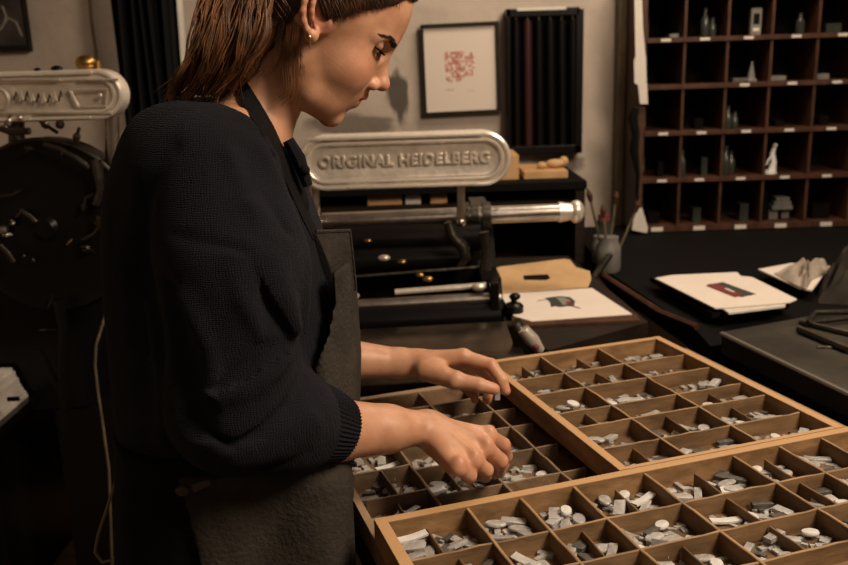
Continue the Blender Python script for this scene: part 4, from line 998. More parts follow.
# far (left) hand: pinching a sort above the side board
YF_ = 1.30
W_ = at(400, 363, 1.335); C_ = at(330, 358, 1.32)
G = Field(.0016, (C_.x-.02, 1.19, .90), (at(512, 380, 1.3).x+.03, 1.41, 1.12))
G.cone(at(280, 352, 1.30), C_, .038, .0345, .01); G.cone(C_, W_, .0345, .0235, .012)
i1, i2, i3, i4 = at(463, 357, 1.315), at(491, 365, 1.300), at(502, 380, 1.285), at(506, 391, 1.278)
m1, m2, m3, m4 = at(462, 362, 1.335), at(484, 371, 1.325), at(494, 382, 1.305), at(501, 390, 1.288)
r1, r2, r3, r4 = at(456, 369, 1.352), at(478, 380, 1.350), at(489, 391, 1.332), at(487, 400, 1.316)
p1_, p2_, p3_, p4_ = at(448, 376, 1.365), at(465, 387, 1.366), at(474, 395, 1.352), at(475, 400, 1.340)
t1, t2, t3, t4 = at(426, 371, 1.300), at(455, 380, 1.270), at(479, 385, 1.262), at(494, 389, 1.262)
dn = V3(i1)-V3(p1_); nrm2 = np.cross(dn, V3(m1)-V3(W_)); nrm2 /= np.linalg.norm(nrm2)
if nrm2[2] < 0: nrm2 = -nrm2
for a, b, ra, rb in [(W_, i1, .021, .0150), (W_, m1, .021, .0145), (W_, r1, .020, .0140), (W_, p1_, .018, .0120)]: G.cone(a, b, ra, rb, .014, sq=(nrm2, .85))
for ch, r in (((i1, i2, i3, i4), (.0125, .0105, .0092, .0074)), ((m1, m2, m3, m4), (.0120, .0104, .0090, .0074)), ((r1, r2, r3, r4), (.0115, .0098, .0086, .0076)), ((p1_, p2_, p3_, p4_), (.0105, .0088, .0076, .0064)), ((t1, t2, t3, t4), (.0165, .0126, .0114, .0092))):
    F2 = Field(.0016, G.lo, [a[-1] for a in G.ax])
    for i in range(3): F2.cone(ch[i], ch[i+1], r[i], r[i+1], .003)
    k = .013 if ch[0] is t1 else .0035; a = G.D; d = F2.D[:G.n[0], :G.n[1], :G.n[2]]; h_ = np.clip(.5+.5*(a-d)/k, 0, 1); G.D = (a*(1-h_)+d*h_-k*h_*(1-h_)).astype(np.float32)
    del F2
G.cone(W_.lerp(i1, .3), t2, .016, .010, .014)         # web of the thumb
G.ell(tuple(V3(i1)+nrm2*.006), (.008, .008, .006), .008)
G.ell(tuple(at(452, 366, 1.275)), (.004, .012, .004), .01, 's')
fh = G.mesh('far'); del G

# coarse hidden rest of the body: trunk, upper arms, legs, feet
def against_table_(f):
    X, Y, Z = f.ax[0][:, None, None], f.ax[1][None, :, None], f.ax[2][None, None, :]
    f.D = np.maximum(f.D, np.where(Z < .95, X*UX.x+Y*UX.y-.19, -1).astype('f'))
B = Field(.007, (-.46, .82, 0), (.06, 1.42, 1.46))
shN, shF = at(212, 165, .955), at(225, 160, 1.215)
B.cone(at(238, 165, 1.04), at(238, 165, 1.12), .055, .055, .03)
B.cone(shN, shF, .048, .048, .03); B.ell(tuple(at(215, 225, YH)), (.095, .14, .13), .04); B.ell(tuple(at(225, 330, YH)), (.085, .125, .14), .04); B.ell(tuple(at(225, 470, YH)), (.10, .155, .12), .04)
B.cone(shN, at(212, 420, .945), .045, .038, .02); B.cone(at(212, 420, .945), CU, .038, .034, .02)
B.cone(shF, at(262, 340, 1.30), .045, .038, .02); B.cone(at(262, 340, 1.30), C_, .038, .034, .015)
hx_ = at(228, 520, YH).x
for yy in (YH-.085, YH+.085):
    B.cone((hx_, yy, .86), (hx_+.02, yy, .48), .078, .050, .02); B.cone((hx_+.02, yy, .48), (hx_-.01, yy, .08), .050, .034, .02)
    B.cone((hx_-.02, yy, .035), (hx_+.15, yy, .025), .032, .022, .02)
against_table_(B)
rest = B.mesh('rest'); del B
me = np_mesh('body', [head, nh, fh, rest])
# skin tint by region: lips, lids, ear, knuckles
P = np.empty(len(me.vertices)*3, 'f'); me.vertices.foreach_get('co', P); P = P.reshape(-1, 3)
Lh = ((P-np.array(HO)) @ hx)/HS
tint = np.zeros((len(P), 4), 'f'); tint[:, 3] = 1
def gz(c, r): return np.exp(-(((Lh-np.array(c))/np.array(r))**2).sum(1)*1.0)
def sg(a, b, ra, rb):
    a, b = np.array(a), np.array(b); d = b-a; t = np.clip(((Lh-a)@d)/(d@d), 0, 1); q = np.linalg.norm(Lh-a-t[:, None]*d, axis=1); return np.exp(-(q/(ra+(rb-ra)*t))**2)
lip = np.zeros(len(Lh))
for s in (-1, 1): lip = np.maximum(lip, np.maximum(sg((.0885, 0, -.0530), (.068, s*.0235, -.0612), .0068, .0034), sg((.0825, 0, -.0645), (.068, s*.0215, -.0625), .0078, .0034)))
lip = np.clip((lip-.32)*3.0, 0, 1)
tint[:, 0] = lip
blush = np.clip(gz((.062, -.045, -.028), (.025, .02, .02))*.5+gz((.103, 0, -.032), (.012, .012, .012))*.6+gz((EC.x, -.08, EC.z), (.02, .02, .03))*.6, 0, 1)
for q in (I1, D1, R1, P1, I2, D2, i2, i4, t4, r4, I4): blush = np.maximum(blush, np.exp(-((P-V3(q))**2).sum(1)/.011**2)*.8)
tint[:, 1] = blush
at_ = me.color_attributes.new('region', 'FLOAT_COLOR', 'POINT'); at_.data.foreach_set('color', tint.ravel())
m = mat('skin', (.60, .335, .215), .48, bump=.05, bscale=350); nt = m.node_tree; b = nt.nodes['Principled BSDF']
b.inputs['Subsurface Weight'].default_value = .12; b.inputs['Subsurface Radius'].default_value = (.9, .35, .2); b.inputs['Subsurface Scale'].default_value = .006
vc = nt.nodes.new('ShaderNodeVertexColor'); vc.layer_name = 'region'; sep = nt.nodes.new('ShaderNodeSeparateColor'); nt.links.new(vc.outputs[0], sep.inputs[0])
n = nt.nodes.new('ShaderNodeTexNoise'); n.inputs['Scale'].default_value = 45; n.inputs['Detail'].default_value = 4
g = nt.nodes.new('ShaderNodeNewGeometry'); nt.links.new(g.outputs['Position'], n.inputs['Vector'])
r0 = nt.nodes.new('ShaderNodeValToRGB'); r0.color_ramp.elements[0].position = .35; r0.color_ramp.elements[1].position = .65
r0.color_ramp.elements[0].color = (.455, .225, .128, 1); r0.color_ramp.elements[1].color = (.55, .295, .178, 1); nt.links.new(n.outputs['Fac'], r0.inputs[0])
x1 = nt.nodes.new('ShaderNodeMix'); x1.data_type = 'RGBA'; x1.inputs['B'].default_value = (.56, .20, .125, 1); nt.links.new(sep.outputs[1], x1.inputs['Factor']); nt.links.new(r0.outputs[0], x1.inputs['A'])
x2 = nt.nodes.new('ShaderNodeMix'); x2.data_type = 'RGBA'; x2.inputs['B'].default_value = (.38, .095, .07, 1); nt.links.new(sep.outputs[0], x2.inputs['Factor']); nt.links.new(x1.outputs['Result'], x2.inputs['A'])
nt.links.new(x2.outputs['Result'], b.inputs['Base Color']); M_['skin'] = m
link('body', me, m, woman)

# ---- clothes
def z_at(y, Y=YH): return at(230, y, Y).z
rows = []
sil = [(478, 140, 352), (465, 131, 354), (440, 128, 352), (400, 125, 349), (350, 120, 345), (300, 115, 337), (260, 112, 328), (230, 112, 320), (200, 113, 309), (175, 116, 298), (150, 124, 286), (135, 133, 276), (122, 143, 266), (112, 158, 256), (103, 174, 244), (97, 188, 232)]
yw = {478: .155, 400: .155, 300: .15, 200: .150, 150: .135, 135: .118, 122: .095, 112: .075, 103: .052, 97: .03}
ys_ = sorted(yw); 
for y, xa, xb in sil:
    a, b_ = at(xa, y, YH), at(xb, y, YH)
    rows.append((at((xa+xb)/2, y, YH).z, (a.x+b_.x)/2, YH, (b_.x-a.x)/2, float(np.interp(y, ys_, [yw[q] for q in ys_]))))
rows.sort()
hem = at(230, 476, .94).z; rows = [(hem,)+tuple(float(np.interp(hem, [r[0] for r in rows], [r[i] for r in rows])) for i in (1, 2, 3, 4))]+[r for r in rows if r[0] > hem+.01]
def against_table(f):
    X, Y, Z = f.ax[0][:, None, None], f.ax[1][None, :, None], f.ax[2][None, None, :]
    f.D = np.maximum(f.D, (X*UX.x+Y*UX.y-.212-1.6*np.maximum(0, Z-.935)).astype('f'))
S = Field(.0034, (-.50, .79, rows[0][0]-.03), (.03, 1.42, 1.50))
S.loft(rows, .02)
EB = at(236, 405, .905)
S.cone(at(210, 178, .955), at(232, 262, .915), .074, .070, .05); S.cone(at(232, 262, .915), EB, .071, .073, .03)
S.cone(EB, at(288, 422, .93), .068, .057, .03); S.cone(at(288, 422, .93), at(330, 430, .965), .057, .037, .02)
S.cone(at(178, 148, .99), at(205, 158, .99), .05, .055, .04)
# far sleeve
S.cone(at(235, 165, 1.20), at(262, 340, 1.27), .07, .06, .04); S.cone(at(262, 340, 1.27), at(318, 356, 1.31), .058, .045, .03)
# neckline opening
S.cone(at(258, 96, YH), at(246, 120, YH-.01), .060, .062, .008, 's'); S.cone(N0, N1, .054, .056, .008, 's'); S.cone(at(240, 92, 1.0), at(222, 82, 1.0), .022, .022, .01, 's')
S.cone(at(290, 118, YH), at(296, 165, YH), .020, .012, .012, 's')
# folds, worked out on the sleeve's near side
S.crease([tuple(at(208, 104, .99)), tuple(at(170, 110, .98)), tuple(at(146, 135, .97)), tuple(at(130, 175, .97)), tuple(at(124, 235, .97)), tuple(at(128, 300, .98))], .008, .006)
def sf(x, y, Y): return tuple(at(x, y, Y))
G_ = .0085
S.crease([sf(176, 290, .87), sf(180, 350, .85), sf(192, 400, .84), sf(204, 424, .84)], .016, .013)
S.crease([sf(165, 232, .86), sf(200, 242, .845), sf(240, 250, .85), sf(268, 262, .87)], .006, .004)
S.crease([sf(204, 424, .84), sf(232, 440, .84), sf(262, 430, .845), sf(292, 402, .87), sf(310, 372, .90)], .009, .012)
S.crease([sf(204, 405, .83), sf(225, 385, .83), sf(262, 358, .845), sf(300, 340, .875)], .011, .010)
S.crease([sf(212, 396, .83), sf(245, 392, .83), sf(280, 372, .85), sf(304, 350, .875)], .012, -.010)
S.crease([sf(206, 437, .84), sf(240, 455, .85), sf(280, 448, .86), sf(312, 420, .88)], .012, -.008)
S.crease([sf(225, 462, .86), sf(265, 465, .87), sf(305, 448, .885)], .008, .006)
S.crease([sf(268, 262, .87), sf(282, 295, .87), sf(302, 328, .88)], .014, -.012)
S.crease([sf(250, 262, .86), sf(264, 298, .86), sf(288, 332, .87)], .009, .008)
S.crease([sf(234, 262, .85), sf(242, 300, .84), sf(262, 335, .845)], .009, -.005)
S.crease([sf(246, 140, .90), sf(266, 185, .895), sf(283, 235, .90)], .008, .008)
S.crease([sf(232, 150, .89), sf(250, 195, .87), sf(268, 240, .88)], .012, -.006)
S.crease([sf(262, 150, .93), sf(284, 205, .93), sf(305, 262, .93), sf(312, 330, .92)], .012, -.009)
S.crease([sf(300, 205, .96), sf(318, 262, .95), sf(322, 330, .94)], .010, .006)
S.crease([sf(170, 150, .90), sf(150, 200, .91), sf(140, 260, .93), sf(142, 340, .94)], .016, .008)
S.crease([sf(142, 130, .98), sf(125, 200, 1.0), sf(124, 300, 1.0), sf(132, 420, 1.0)], .02, -.008)
S.crease([sf(150, 300, .93), sf(156, 380, .92), sf(165, 440, .93)], .014, -.008)
S.crease([sf(186, 300, .85), sf(206, 350, .83), sf(214, 385, .83)], .012, -.007)
for k in range(6): S.crease([sf(295+k*4, 408+k*2, .88+.006*k), sf(290+k*5, 440+k*2, .885+.006*k), sf(284+k*6, 462, .92)], .0055, .0042 if k % 2 else -.002)
S.apply_creases(); against_table(S)
sw = S.mesh('sweater'); del S
me = np_mesh('sweater', [sw])
m = mat('navy_knit', (.0085, .0092, .013), .9, c2=(.0045, .005, .007), nscale=9, spec=.12); nt = m.node_tree; b = nt.nodes['Principled BSDF']
b.inputs['Sheen Weight'].default_value = .03; b.inputs['Sheen Roughness'].default_value = .6; b.inputs['Sheen Tint'].default_value = (.5, .5, .62, 1)
g = nt.nodes.new('ShaderNodeTexCoord')
hts = []
for sc_, dist, dirn, wt in ((150, 7, 'Z', 1.0), (110, 9, 'X', .7)):
    wv = nt.nodes.new('ShaderNodeTexWave'); wv.bands_direction = dirn; wv.inputs['Scale'].default_value = sc_; wv.inputs['Distortion'].default_value = dist; wv.inputs['Detail'].default_value = 2; wv.inputs['Detail Scale'].default_value = .6
    nt.links.new(g.outputs['Object'], wv.inputs['Vector']); mu = nt.nodes.new('ShaderNodeMath'); mu.operation = 'MULTIPLY'; mu.inputs[1].default_value = wt; nt.links.new(wv.outputs['Fac'], mu.inputs[0]); hts.append(mu)
ad = nt.nodes.new('ShaderNodeMath'); nt.links.new(hts[0].outputs[0], ad.inputs[0]); nt.links.new(hts[1].outputs[0], ad.inputs[1])
bp = nt.nodes.new('ShaderNodeBump'); bp.inputs['Strength'].default_value = .55; bp.inputs['Distance'].default_value = .0020
nt.links.new(ad.outputs[0], bp.inputs['Height']); nt.links.new(bp.outputs[0], b.inputs['Normal'])
M_['knit'] = m
sweater = link('sweater', me, m, woman)
Pw, Qw = sw; bvh = BVHTree.FromPolygons([tuple(p) for p in Pw], [tuple(q) for q in Qw])
def on(x, y, off=.004, tree=None):
    d = ray(x, y).normalized(); hit = (tree or bvh).ray_cast(CAM, d, 3)
    return (hit[0]-d*off) if hit[0] is not None else at(x, y, YH-.1)
# ribbed cuffs
def cuff(c0, c1, r0, r1, name, parent, n=56):
    ax_ = (c1-c0).normalized(); a = ax_.orthogonal().normalized(); b_ = ax_.cross(a); bm = bmesh.new(); rings = []
    R_ = 9
    for i in range(R_+3):
        t = min(i, R_)/R_; rr = r0+(r1-r0)*t
        if i > R_: rr -= .0035*(i-R_)
        ring = []
        for k in range(n*2):
            an = k*math.pi/n; rib = .0012 if k % 2 else -.0012
            ring.append(bm.verts.new(c0.lerp(c1, t if i <= R_ else 1-.04*(i-R_))+(a*math.cos(an)+b_*math.sin(an))*(rr+rib+.002*math.sin(t*3.1))))
        rings.append(ring)
    for i in range(len(rings)-1):
        for k in range(n*2): bm.faces.new((rings[i][k], rings[i][(k+1) % (n*2)], rings[i+1][(k+1) % (n*2)], rings[i+1][k]))
    m_ = MB(); m_.bm.free(); m_.bm = bm; return m_.build(name, M_['knit'], parent, True)
cuff(at(306, 422, .945), at(340, 430, .975), .0500, .0385, 'ribbed_cuff', sweater)
cuff(at(292, 352, 1.30), at(326, 357, 1.32), .050, .041, 'ribbed_cuff', sweater)
# neckband of the sweater and dark undershirt
nb = [on(x, y, .001) for x, y in [(176, 99), (190, 92), (205, 92), (222, 100), (236, 111), (250, 122)]]
# shirt: dark collar in front of the neck
Sh = Field(.004, (-.40, .94, 1.10), (.0, 1.24, 1.46))
Sh.cone(at(248, 150, YH), at(236, 200, YH), .052, .085, .02); Sh.cone(at(272, 143, 1.06), at(288, 205, 1.05), .022, .026, .02)
Sh.cone(N0, N1, .050, .049, .003, 's')
against_table(Sh)
link('undershirt', np_mesh('undershirt', [Sh.mesh('s')]), mat('black_shirt', (.005, .005, .006), .9, spec=.1), woman); del Sh
# shirt collar button
MB().ball(at(305, 170, 1.02), .006, (1, .6, 1)).tube([at(x, y, 1.03) for x, y in [(288, 140), (298, 158), (308, 186)]], [.007, .009, .006], 8).build('shirt_collar', mat('black_collar', (.005, .005, .0065), .8, spec=.15), woman, True)

# trousers
T = Field(.006, (-.46, .86, .03), (.05, 1.31, 1.02))
hz = rows[0][0]
hrows = [(.60, hx_+.005, YH, .12, .165), (.70, hx_-.005, YH, .128, .175), (.80, hx_-.012, YH, .132, .180), (.90, hx_-.008, YH, .126, .170), (hz+.03, hx_-.002, YH, .120, .160)]
T.loft(hrows, .02)
for yy in (YH-.088, YH+.088): T.cone((hx_, yy, .70), (hx_+.02, yy, .45), .090, .072, .03); T.cone((hx_+.02, yy, .45), (hx_-.01, yy, .09), .072, .062, .02)
against_table(T)
link('trousers', np_mesh('trousers', [T.mesh('t')]), mat('dark_denim', (.006, .0065, .009), .9, spec=.1, noise=.4, nscale=12, bump=.2, bscale=120), woman); del T
for yy in (YH-.085, YH+.085):
    f = Field(.005, (hx_-.11, yy-.07, -.002), (hx_+.22, yy+.07, .13)); f.cone((hx_-.03, yy, .05), (hx_+.14, yy, .036), .045, .032, .02); f.D = np.maximum(f.D, np.broadcast_to((.006-f.ax[2])[None, None, :], f.D.shape).astype('f')); link('shoe', np_mesh('shoe', [f.mesh('f')]), M_['black'], woman)

# apron: bib, skirt, strap, ties
ac_ = mat('apron_canvas', (.045, .038, .031), .9, c2=(.026, .022, .018), spec=.1, nscale=14, bump=.35, bscale=180)
A = Field(.0036, (-.40, .84, .50), (.06, 1.33, 1.22))
bz_ = [(258, 353), (300, 357), (360, 361), (400, 360), (440, 358), (472, 357)]
brow_ = []
for y, xf_ in bz_[::-1]:
    zz = at(300, y, YH).z; r1 = [float(np.interp(zz, [r[0] for r in rows], [r[i] for r in rows])) for i in (1, 3, 4)]
    back = r1[0]-r1[1]; fr_ = at(xf_, y, YH).x; brow_.append((zz, (back+fr_)/2, YH, (fr_-back)/2, r1[2]+.012))
A.loft(brow_, .004)
An = Field(.0036, (-.40, .84, .50), (.06, 1.33, 1.22)); An.loft([(r[0], r[1]-.003, r[2], r[3]-.004, r[4]-.006) for r in brow_], .004); A.D = np.maximum(A.D, -An.D-.001); del An
X_, Y_, Z_ = A.ax[0][:, None, None], A.ax[1][None, :, None], A.ax[2][None, None, :]
# bib keeps only the front; its near edge follows the curve seen beside the sleeve
ed = [(228, 322), (250, 328), (272, 332), (300, 335), (330, 330), (358, 318), (385, 300), (420, 285), (478, 262)]
ez = [(at(x, y, 1.0).z, at(x, y, 1.0).x) for y, x in ed][::-1]
xe = np.interp(A.ax[2], [e_[0] for e_ in ez], [e_[1] for e_ in ez])[None, None, :]
against_table(A); A.D = np.maximum(A.D, (xe-X_).astype('f')); A.D = np.maximum(A.D, (Z_-z_at(231)).astype('f')); A.D = np.maximum(A.D, np.abs(Y_-YH).astype('f')-.115)
bib = A.mesh('bib')
A = Field(.0036, (-.46, .84, .42), (.06, 1.33, 1.05))
zw = at(200, 484, .92).z
A.loft([(.42, hx_+.02, YH, .140, .190)]+[(r[0], r[1]+.006, r[2], r[3]+.010, r[4]+.010) for r in hrows]+[(rows[3][0], rows[3][1]+.004, YH, rows[3][3]+.010, rows[3][4]+.010)], .004)
A.cone(at(316, 480, .975), at(318, 660, .95), .046, .05, .05); A.D = np.maximum(A.D, (A.ax[2][None, None, :]-rows[0][0]-.012).astype('f'))
X_, Y_, Z_ = A.ax[0][:, None, None], A.ax[1][None, :, None], A.ax[2][None, None, :]
ez = [(at(x, y, .9).z, at(x, y, .9).x) for y, x in [(455, 190), (478, 172), (500, 182), (530, 190), (565, 200), (700, 215)]][::-1]
xe = np.interp(A.ax[2], [e_[0] for e_ in ez], [e_[1] for e_ in ez])[None, None, :]
A.D = np.maximum(A.D, (xe-X_).astype('f'))
def af(x, y, Y=.895): return tuple(at(x, y, Y))
for pts, w_, am in [([af(188, 492), af(230, 505), af(285, 520)], .010, .005), ([af(186, 489), af(240, 492), af(310, 492)], .009, .005), ([af(190, 498), af(215, 530), af(232, 570)], .010, .005), ([af(188, 495), af(235, 520), af(280, 550)], .010, -.005),
                    ([af(305, 552), af(330, 543), af(348, 538)], .003, .003), ([af(336, 505), af(342, 540)], .003, .003), ([af(250, 530), af(262, 570)], .012, -.005)]: A.crease(pts, w_, am)
A.apply_creases(); against_table(A)
skirt = A.mesh('skirt')
apron = link('apron', np_mesh('apron', [bib, skirt]), ac_, woman)
Pk, Qk = skirt; bvk = BVHTree.FromPolygons([tuple(p) for p in Pk], [tuple(q) for q in Qk])
def ribbon(pts, wdir, width, th, name, m, parent):
    n = len(pts); b = MB(); A_ = []
    for i, p in enumerate(pts):
        w_ = (width[i] if isinstance(width, (list, tuple)) else width)/2; d = wdir[i] if isinstance(wdir, list) else wdir; t = (pts[min(i+1, n-1)]-pts[max(0, i-1)]).normalized(); nn = t.cross(d).normalized()
        A_.append([b.bm.verts.new(p+d*w_*s+nn*th*u) for s, u in ((-1, -.5), (1, -.5), (1, .5), (-1, .5))])
    for i in range(n-1):
        for k in range(4): b.bm.faces.new((A_[i][k], A_[i][(k+1) % 4], A_[i+1][(k+1) % 4], A_[i+1][k]))
    b.bm.faces.new(A_[0][::-1]); b.bm.faces.new(A_[-1]); return b.build(name, m, parent, True)
M_['strap'] = mat('strap_black', (.006, .0055, .006), .9, spec=.1, bump=.2, bscale=200)
def ray_ribbon(pix, widths, name, m, parent, off_=.004, th=.0025):
    L, R_ = [], []
    for i, (x, y) in enumerate(pix):
        x0, y0 = pix[max(0, i-1)]; x1_, y1_ = pix[min(len(pix)-1, i+1)]; dx, dy = x1_-x0, y1_-y0; l = math.hypot(dx, dy); nx_, ny_ = -dy/l, dx/l; w_ = widths[i]/2
        L.append(strap_pt(x+nx_*w_, y+ny_*w_, off_)); R_.append(strap_pt(x-nx_*w_, y-ny_*w_, off_))
    b = MB(); rings = []
    for l, r in zip(L, R_):
        d = (l-CAM).normalized()*th; rings.append([b.bm.verts.new(v) for v in (l, (l+r)/2-d*.6, r, r+d, l+d)])
    for i in range(len(rings)-1):
        for k in range(5): b.bm.faces.new((rings[i][k], rings[i][(k+1) % 5], rings[i+1][(k+1) % 5], rings[i+1][k]))
    b.bm.faces.new(rings[0][::-1]); b.bm.faces.new(rings[-1]); return b.build(name, m, parent, True)
bh = BVHTree.FromPolygons([tuple(p) for p in np.concatenate([Pw, head[0], bib[0]])], [tuple(q) for q in np.concatenate([Qw, head[1]+len(Pw), bib[1]+len(Pw)+len(head[0])])])
def strap_pt(x, y, o): return on(x, y, o, bh)
ray_ribbon([(234, 78), (244, 92), (256, 110), (268, 130), (279, 152), (289, 176), (299, 200), (308, 220), (317, 238)], [17, 16, 15, 14, 12, 10, 9, 8, 8], 'neck_strap', M_['strap'], apron, .004)
# lining along the bib's near edge, and the bib's free upper corner
q = [at(316, 231.5, 1.03), at(350, 230.5, 1.055), at(353, 258, 1.055), at(356, 290, 1.06), at(340, 296, 1.05), at(328, 262, 1.03)]
MB().quadpoly(q, .004, up=Vector((0, -1, 0))).build('bib_corner', ac_, apron)
MB().tube([q[0], q[1]], .0022, 6).tube([q[1], q[2], q[3]], .0018, 6).build('bib_hem', ac_, apron, True)
# waist tie with its knot and hanging loop
def kp(x, y, o=.006): return on(x, y, o, bvk)
tape2 = mat('tape_light', (.17, .125, .08), .8)
tiem = mat('tie_tape', (.055, .042, .030), .8, bump=.2, bscale=200)
ray_pts = [(154, 476), (160, 485), (170, 491), (180, 492), (195, 488), (210, 482)]
def strap_pt(x, y, o):
    d = ray(x, y).normalized(); c_ = [t.ray_cast(CAM, d, 3) for t in (bvk, bvh)]; c_ = [h_ for h_ in c_ if h_[0] is not None]
    return (min(c_, key=lambda h_: h_[3])[0]-d*o) if c_ else at(x, y, .93)
ray_ribbon(ray_pts, [6, 8, 9, 9, 8, 6], 'waist_tie', tiem, apron, .005)
MB().ball(strap_pt(182, 491, .003), .006, (1.3, .7, 1)).build('tie_knot', tiem, apron, True)
lp = [(131, 456), (124, 464), (116, 480), (108, 505), (98, 535), (95, 552), (102, 562), (114, 560), (121, 545), (127, 520), (134, 495), (137, 478), (134, 464)]
MB().tube([at(x, y, .99) for x, y in lp], .0022, 6).tube([at(x, y, .985) for x, y in [(134, 464), (128, 478), (126, 500), (122, 530), (118, 545)]], .002, 6).build('tie_loop', tape2, apron, True)
MB().tube([at(x, y, .98) for x, y in [(119, 528), (124, 534), (118, 541), (125, 546), (117, 552)]], .0035, 8).build('loop_knot', tape2, apron, True)

# ---- hair: a cap on the skull, strands swept back, ponytail
hm = mat('brown_hair', (.21, .085, .030), .45, c2=(.030, .012, .005), nscale=70, stretch=(1, 1, .16), spec=.45)
hd = mat('dark_brown_hair', (.030, .014, .008), .5, c2=(.012, .006, .004), nscale=30, spec=.5)
Cp = Field(.003, (-.13, -.10, -.09), (.105, .10, .15))
Cp.ell((-.002, 0, .033), (.0985, .0800, .0960), .004); Cp.ell((.054, 0, .060), (.0370, .055, .038), .02)
X_, Y_, Z_ = Cp.ax[0][:, None, None], Cp.ax[1][None, :, None], Cp.ax[2][None, None, :]
# hairline: in front of the ear it climbs to the forehead
HL = [hl(x, y, 1.015) for x, y in [(328, 22), (342, 19), (354, 14), (374, 8), (397, 3), (407, -4)]]
hlx = [p.x for p in HL]; hlz = [p.z for p in HL]
zc = np.interp(Cp.ax[0], [-.2, EC.x-.030, EC.x-.018, hlx[0]]+hlx[1:]+[.12], [-.052, -.040, EC.z+.012, hlz[0]+.012]+hlz[1:]+[.085])
Cp.D = np.maximum(Cp.D, (zc[:, None, None]-Z_).astype('f'))
cap = Cp.mesh('h'); capb = BVHTree.FromPolygons([tuple(p) for p in cap[0]], [tuple(q) for q in cap[1]])
hair = link('hair', np_mesh('hair', [(head_xf(cap[0]), cap[1])]), hd, woman)
def strands(curves, r, n=4):
    """many thin tapering strands in one mesh; curves: array (m, k, 3)"""
    C_ = np.array(curves); m_, k, _ = C_.shape; t = np.gradient(C_, axis=1); t /= np.linalg.norm(t, axis=2, keepdims=True)+1e-9
    a = np.cross(t, np.array([.31, .82, .47])); a /= np.linalg.norm(a, axis=2, keepdims=True)+1e-9; b_ = np.cross(t, a)
    s = np.linspace(0, 1, k); rr = r*(1-.75*s**3)*np.clip(s*7+.12, 0, 1); rad = np.asarray(rr)[None, :, None]*RNG.uniform(.6, 1.4, (m_, 1, 1))
    V = np.stack([C_+rad*(a*math.cos(q*2*math.pi/n)+b_*math.sin(q*2*math.pi/n)) for q in range(n)], 2)  # m,k,n,3
    idx = np.arange(m_*k*n).reshape(m_, k, n)
    Q = np.stack([idx[:, :-1, :], np.roll(idx, -1, 2)[:, :-1, :], np.roll(idx, -1, 2)[:, 1:, :], idx[:, 1:, :]], -1).reshape(-1, 4)
    return V.reshape(-1, 3), Q
def bez(P, k=18):
    """smooth curve through control points"""
    P = np.array(P); n = len(P); t = np.linspace(0, n-1.001, k); i = t.astype(int); f = t-i
    p0 = P[np.clip(i-1, 0, n-1)]; p1 = P[i]; p2 = P[np.clip(i+1, 0, n-1)]; p3 = P[np.clip(i+2, 0, n-1)]; f = f[:, None]
    return .5*((2*p1)+(-p0+p2)*f+(2*p0-5*p1+4*p2-p3)*f**2+(-p0+3*p1-3*p2+p3)*f**3)
tie_h = np.array([-.100, 0, .058])      # where the ponytail is bound, head frame
cur = []
for k in range(1300):      # swept-back scalp strands
    s = 1 if RNG.random() < .35 else -1; u = RNG.random()
    hx0 = EC.x-.012+u*(.088-EC.x+.012); z0 = np.interp(hx0, [EC.x-.012]+hlx+[.12], [EC.z+.028]+hlz+[.09])
    zc0 = (z0-.033)/.096; yy = .080*math.sqrt(max(0, 1-zc0**2-(hx0/.0985)**2)) if zc0**2+(hx0/.0985)**2 < 1 else 0
    st = np.array([hx0, s*yy, z0])+RNG.normal(0, .0022, 3); P_ = []
    lift = RNG.uniform(0, .85)
    for t in np.linspace(0, 1, 10):
        p = st*(1-t)+tie_h*t; p[2] += math.sin(t*math.pi)*(.015+.10*lift*u); p[1] += s*math.sin(t*math.pi)*.03*(1-lift)
        q = (p-np.array([-.002, 0, .033]))/np.array([.0985, .080, .096]); q /= np.linalg.norm(q); p = np.array([-.002, 0, .033])+q*np.array([.0985, .080, .096])*(1.006+.02*RNG.random()+.012*math.sin(t*3.1))
        o_ = Vector((0, 0, .03)); d_ = Vector(p)-o_; h_ = capb.ray_cast(o_+d_*3, -d_.normalized(), 1)
        if h_[0] is not None and (h_[0]-o_).length > d_.length: p = np.array(h_[0]+d_.normalized()*(.0006+.0012*RNG.random()))
        P_.append(p)
    cur.append(head_xf(bez(P_)))
for k in range(380):      # below and behind the ear, pulled up to the tie and slightly loose
    s = 1 if RNG.random() < .35 else -1; u = RNG.random()
    st = np.array([EC.x-.022-.085*u, s*.075*math.sqrt(max(.03, 1-((-.02+EC.x-.085*u)/.10)**2)), EC.z-.012-.045*u-.02*RNG.random()]); P_ = []
    for t in np.linspace(0, 1, 6):
        p = st*(1-t)+tie_h*t; q = (p-np.array([-.002, 0, .020]))/np.array([.0985, .080, .098]); q /= np.linalg.norm(q); p = np.array([-.002, 0, .020])+q*np.array([.0985, .080, .098])*(1.0+.03*RNG.random())
        P_.append(p)
    cur.append(head_xf(bez(P_)))
hsw = mat('swept_hair', (.075, .032, .013), .45, c2=(.020, .009, .004), nscale=60, spec=.4)
link('swept_strands', np_mesh('swept_strands', [strands(cur, .0008)]), hsw, hair)
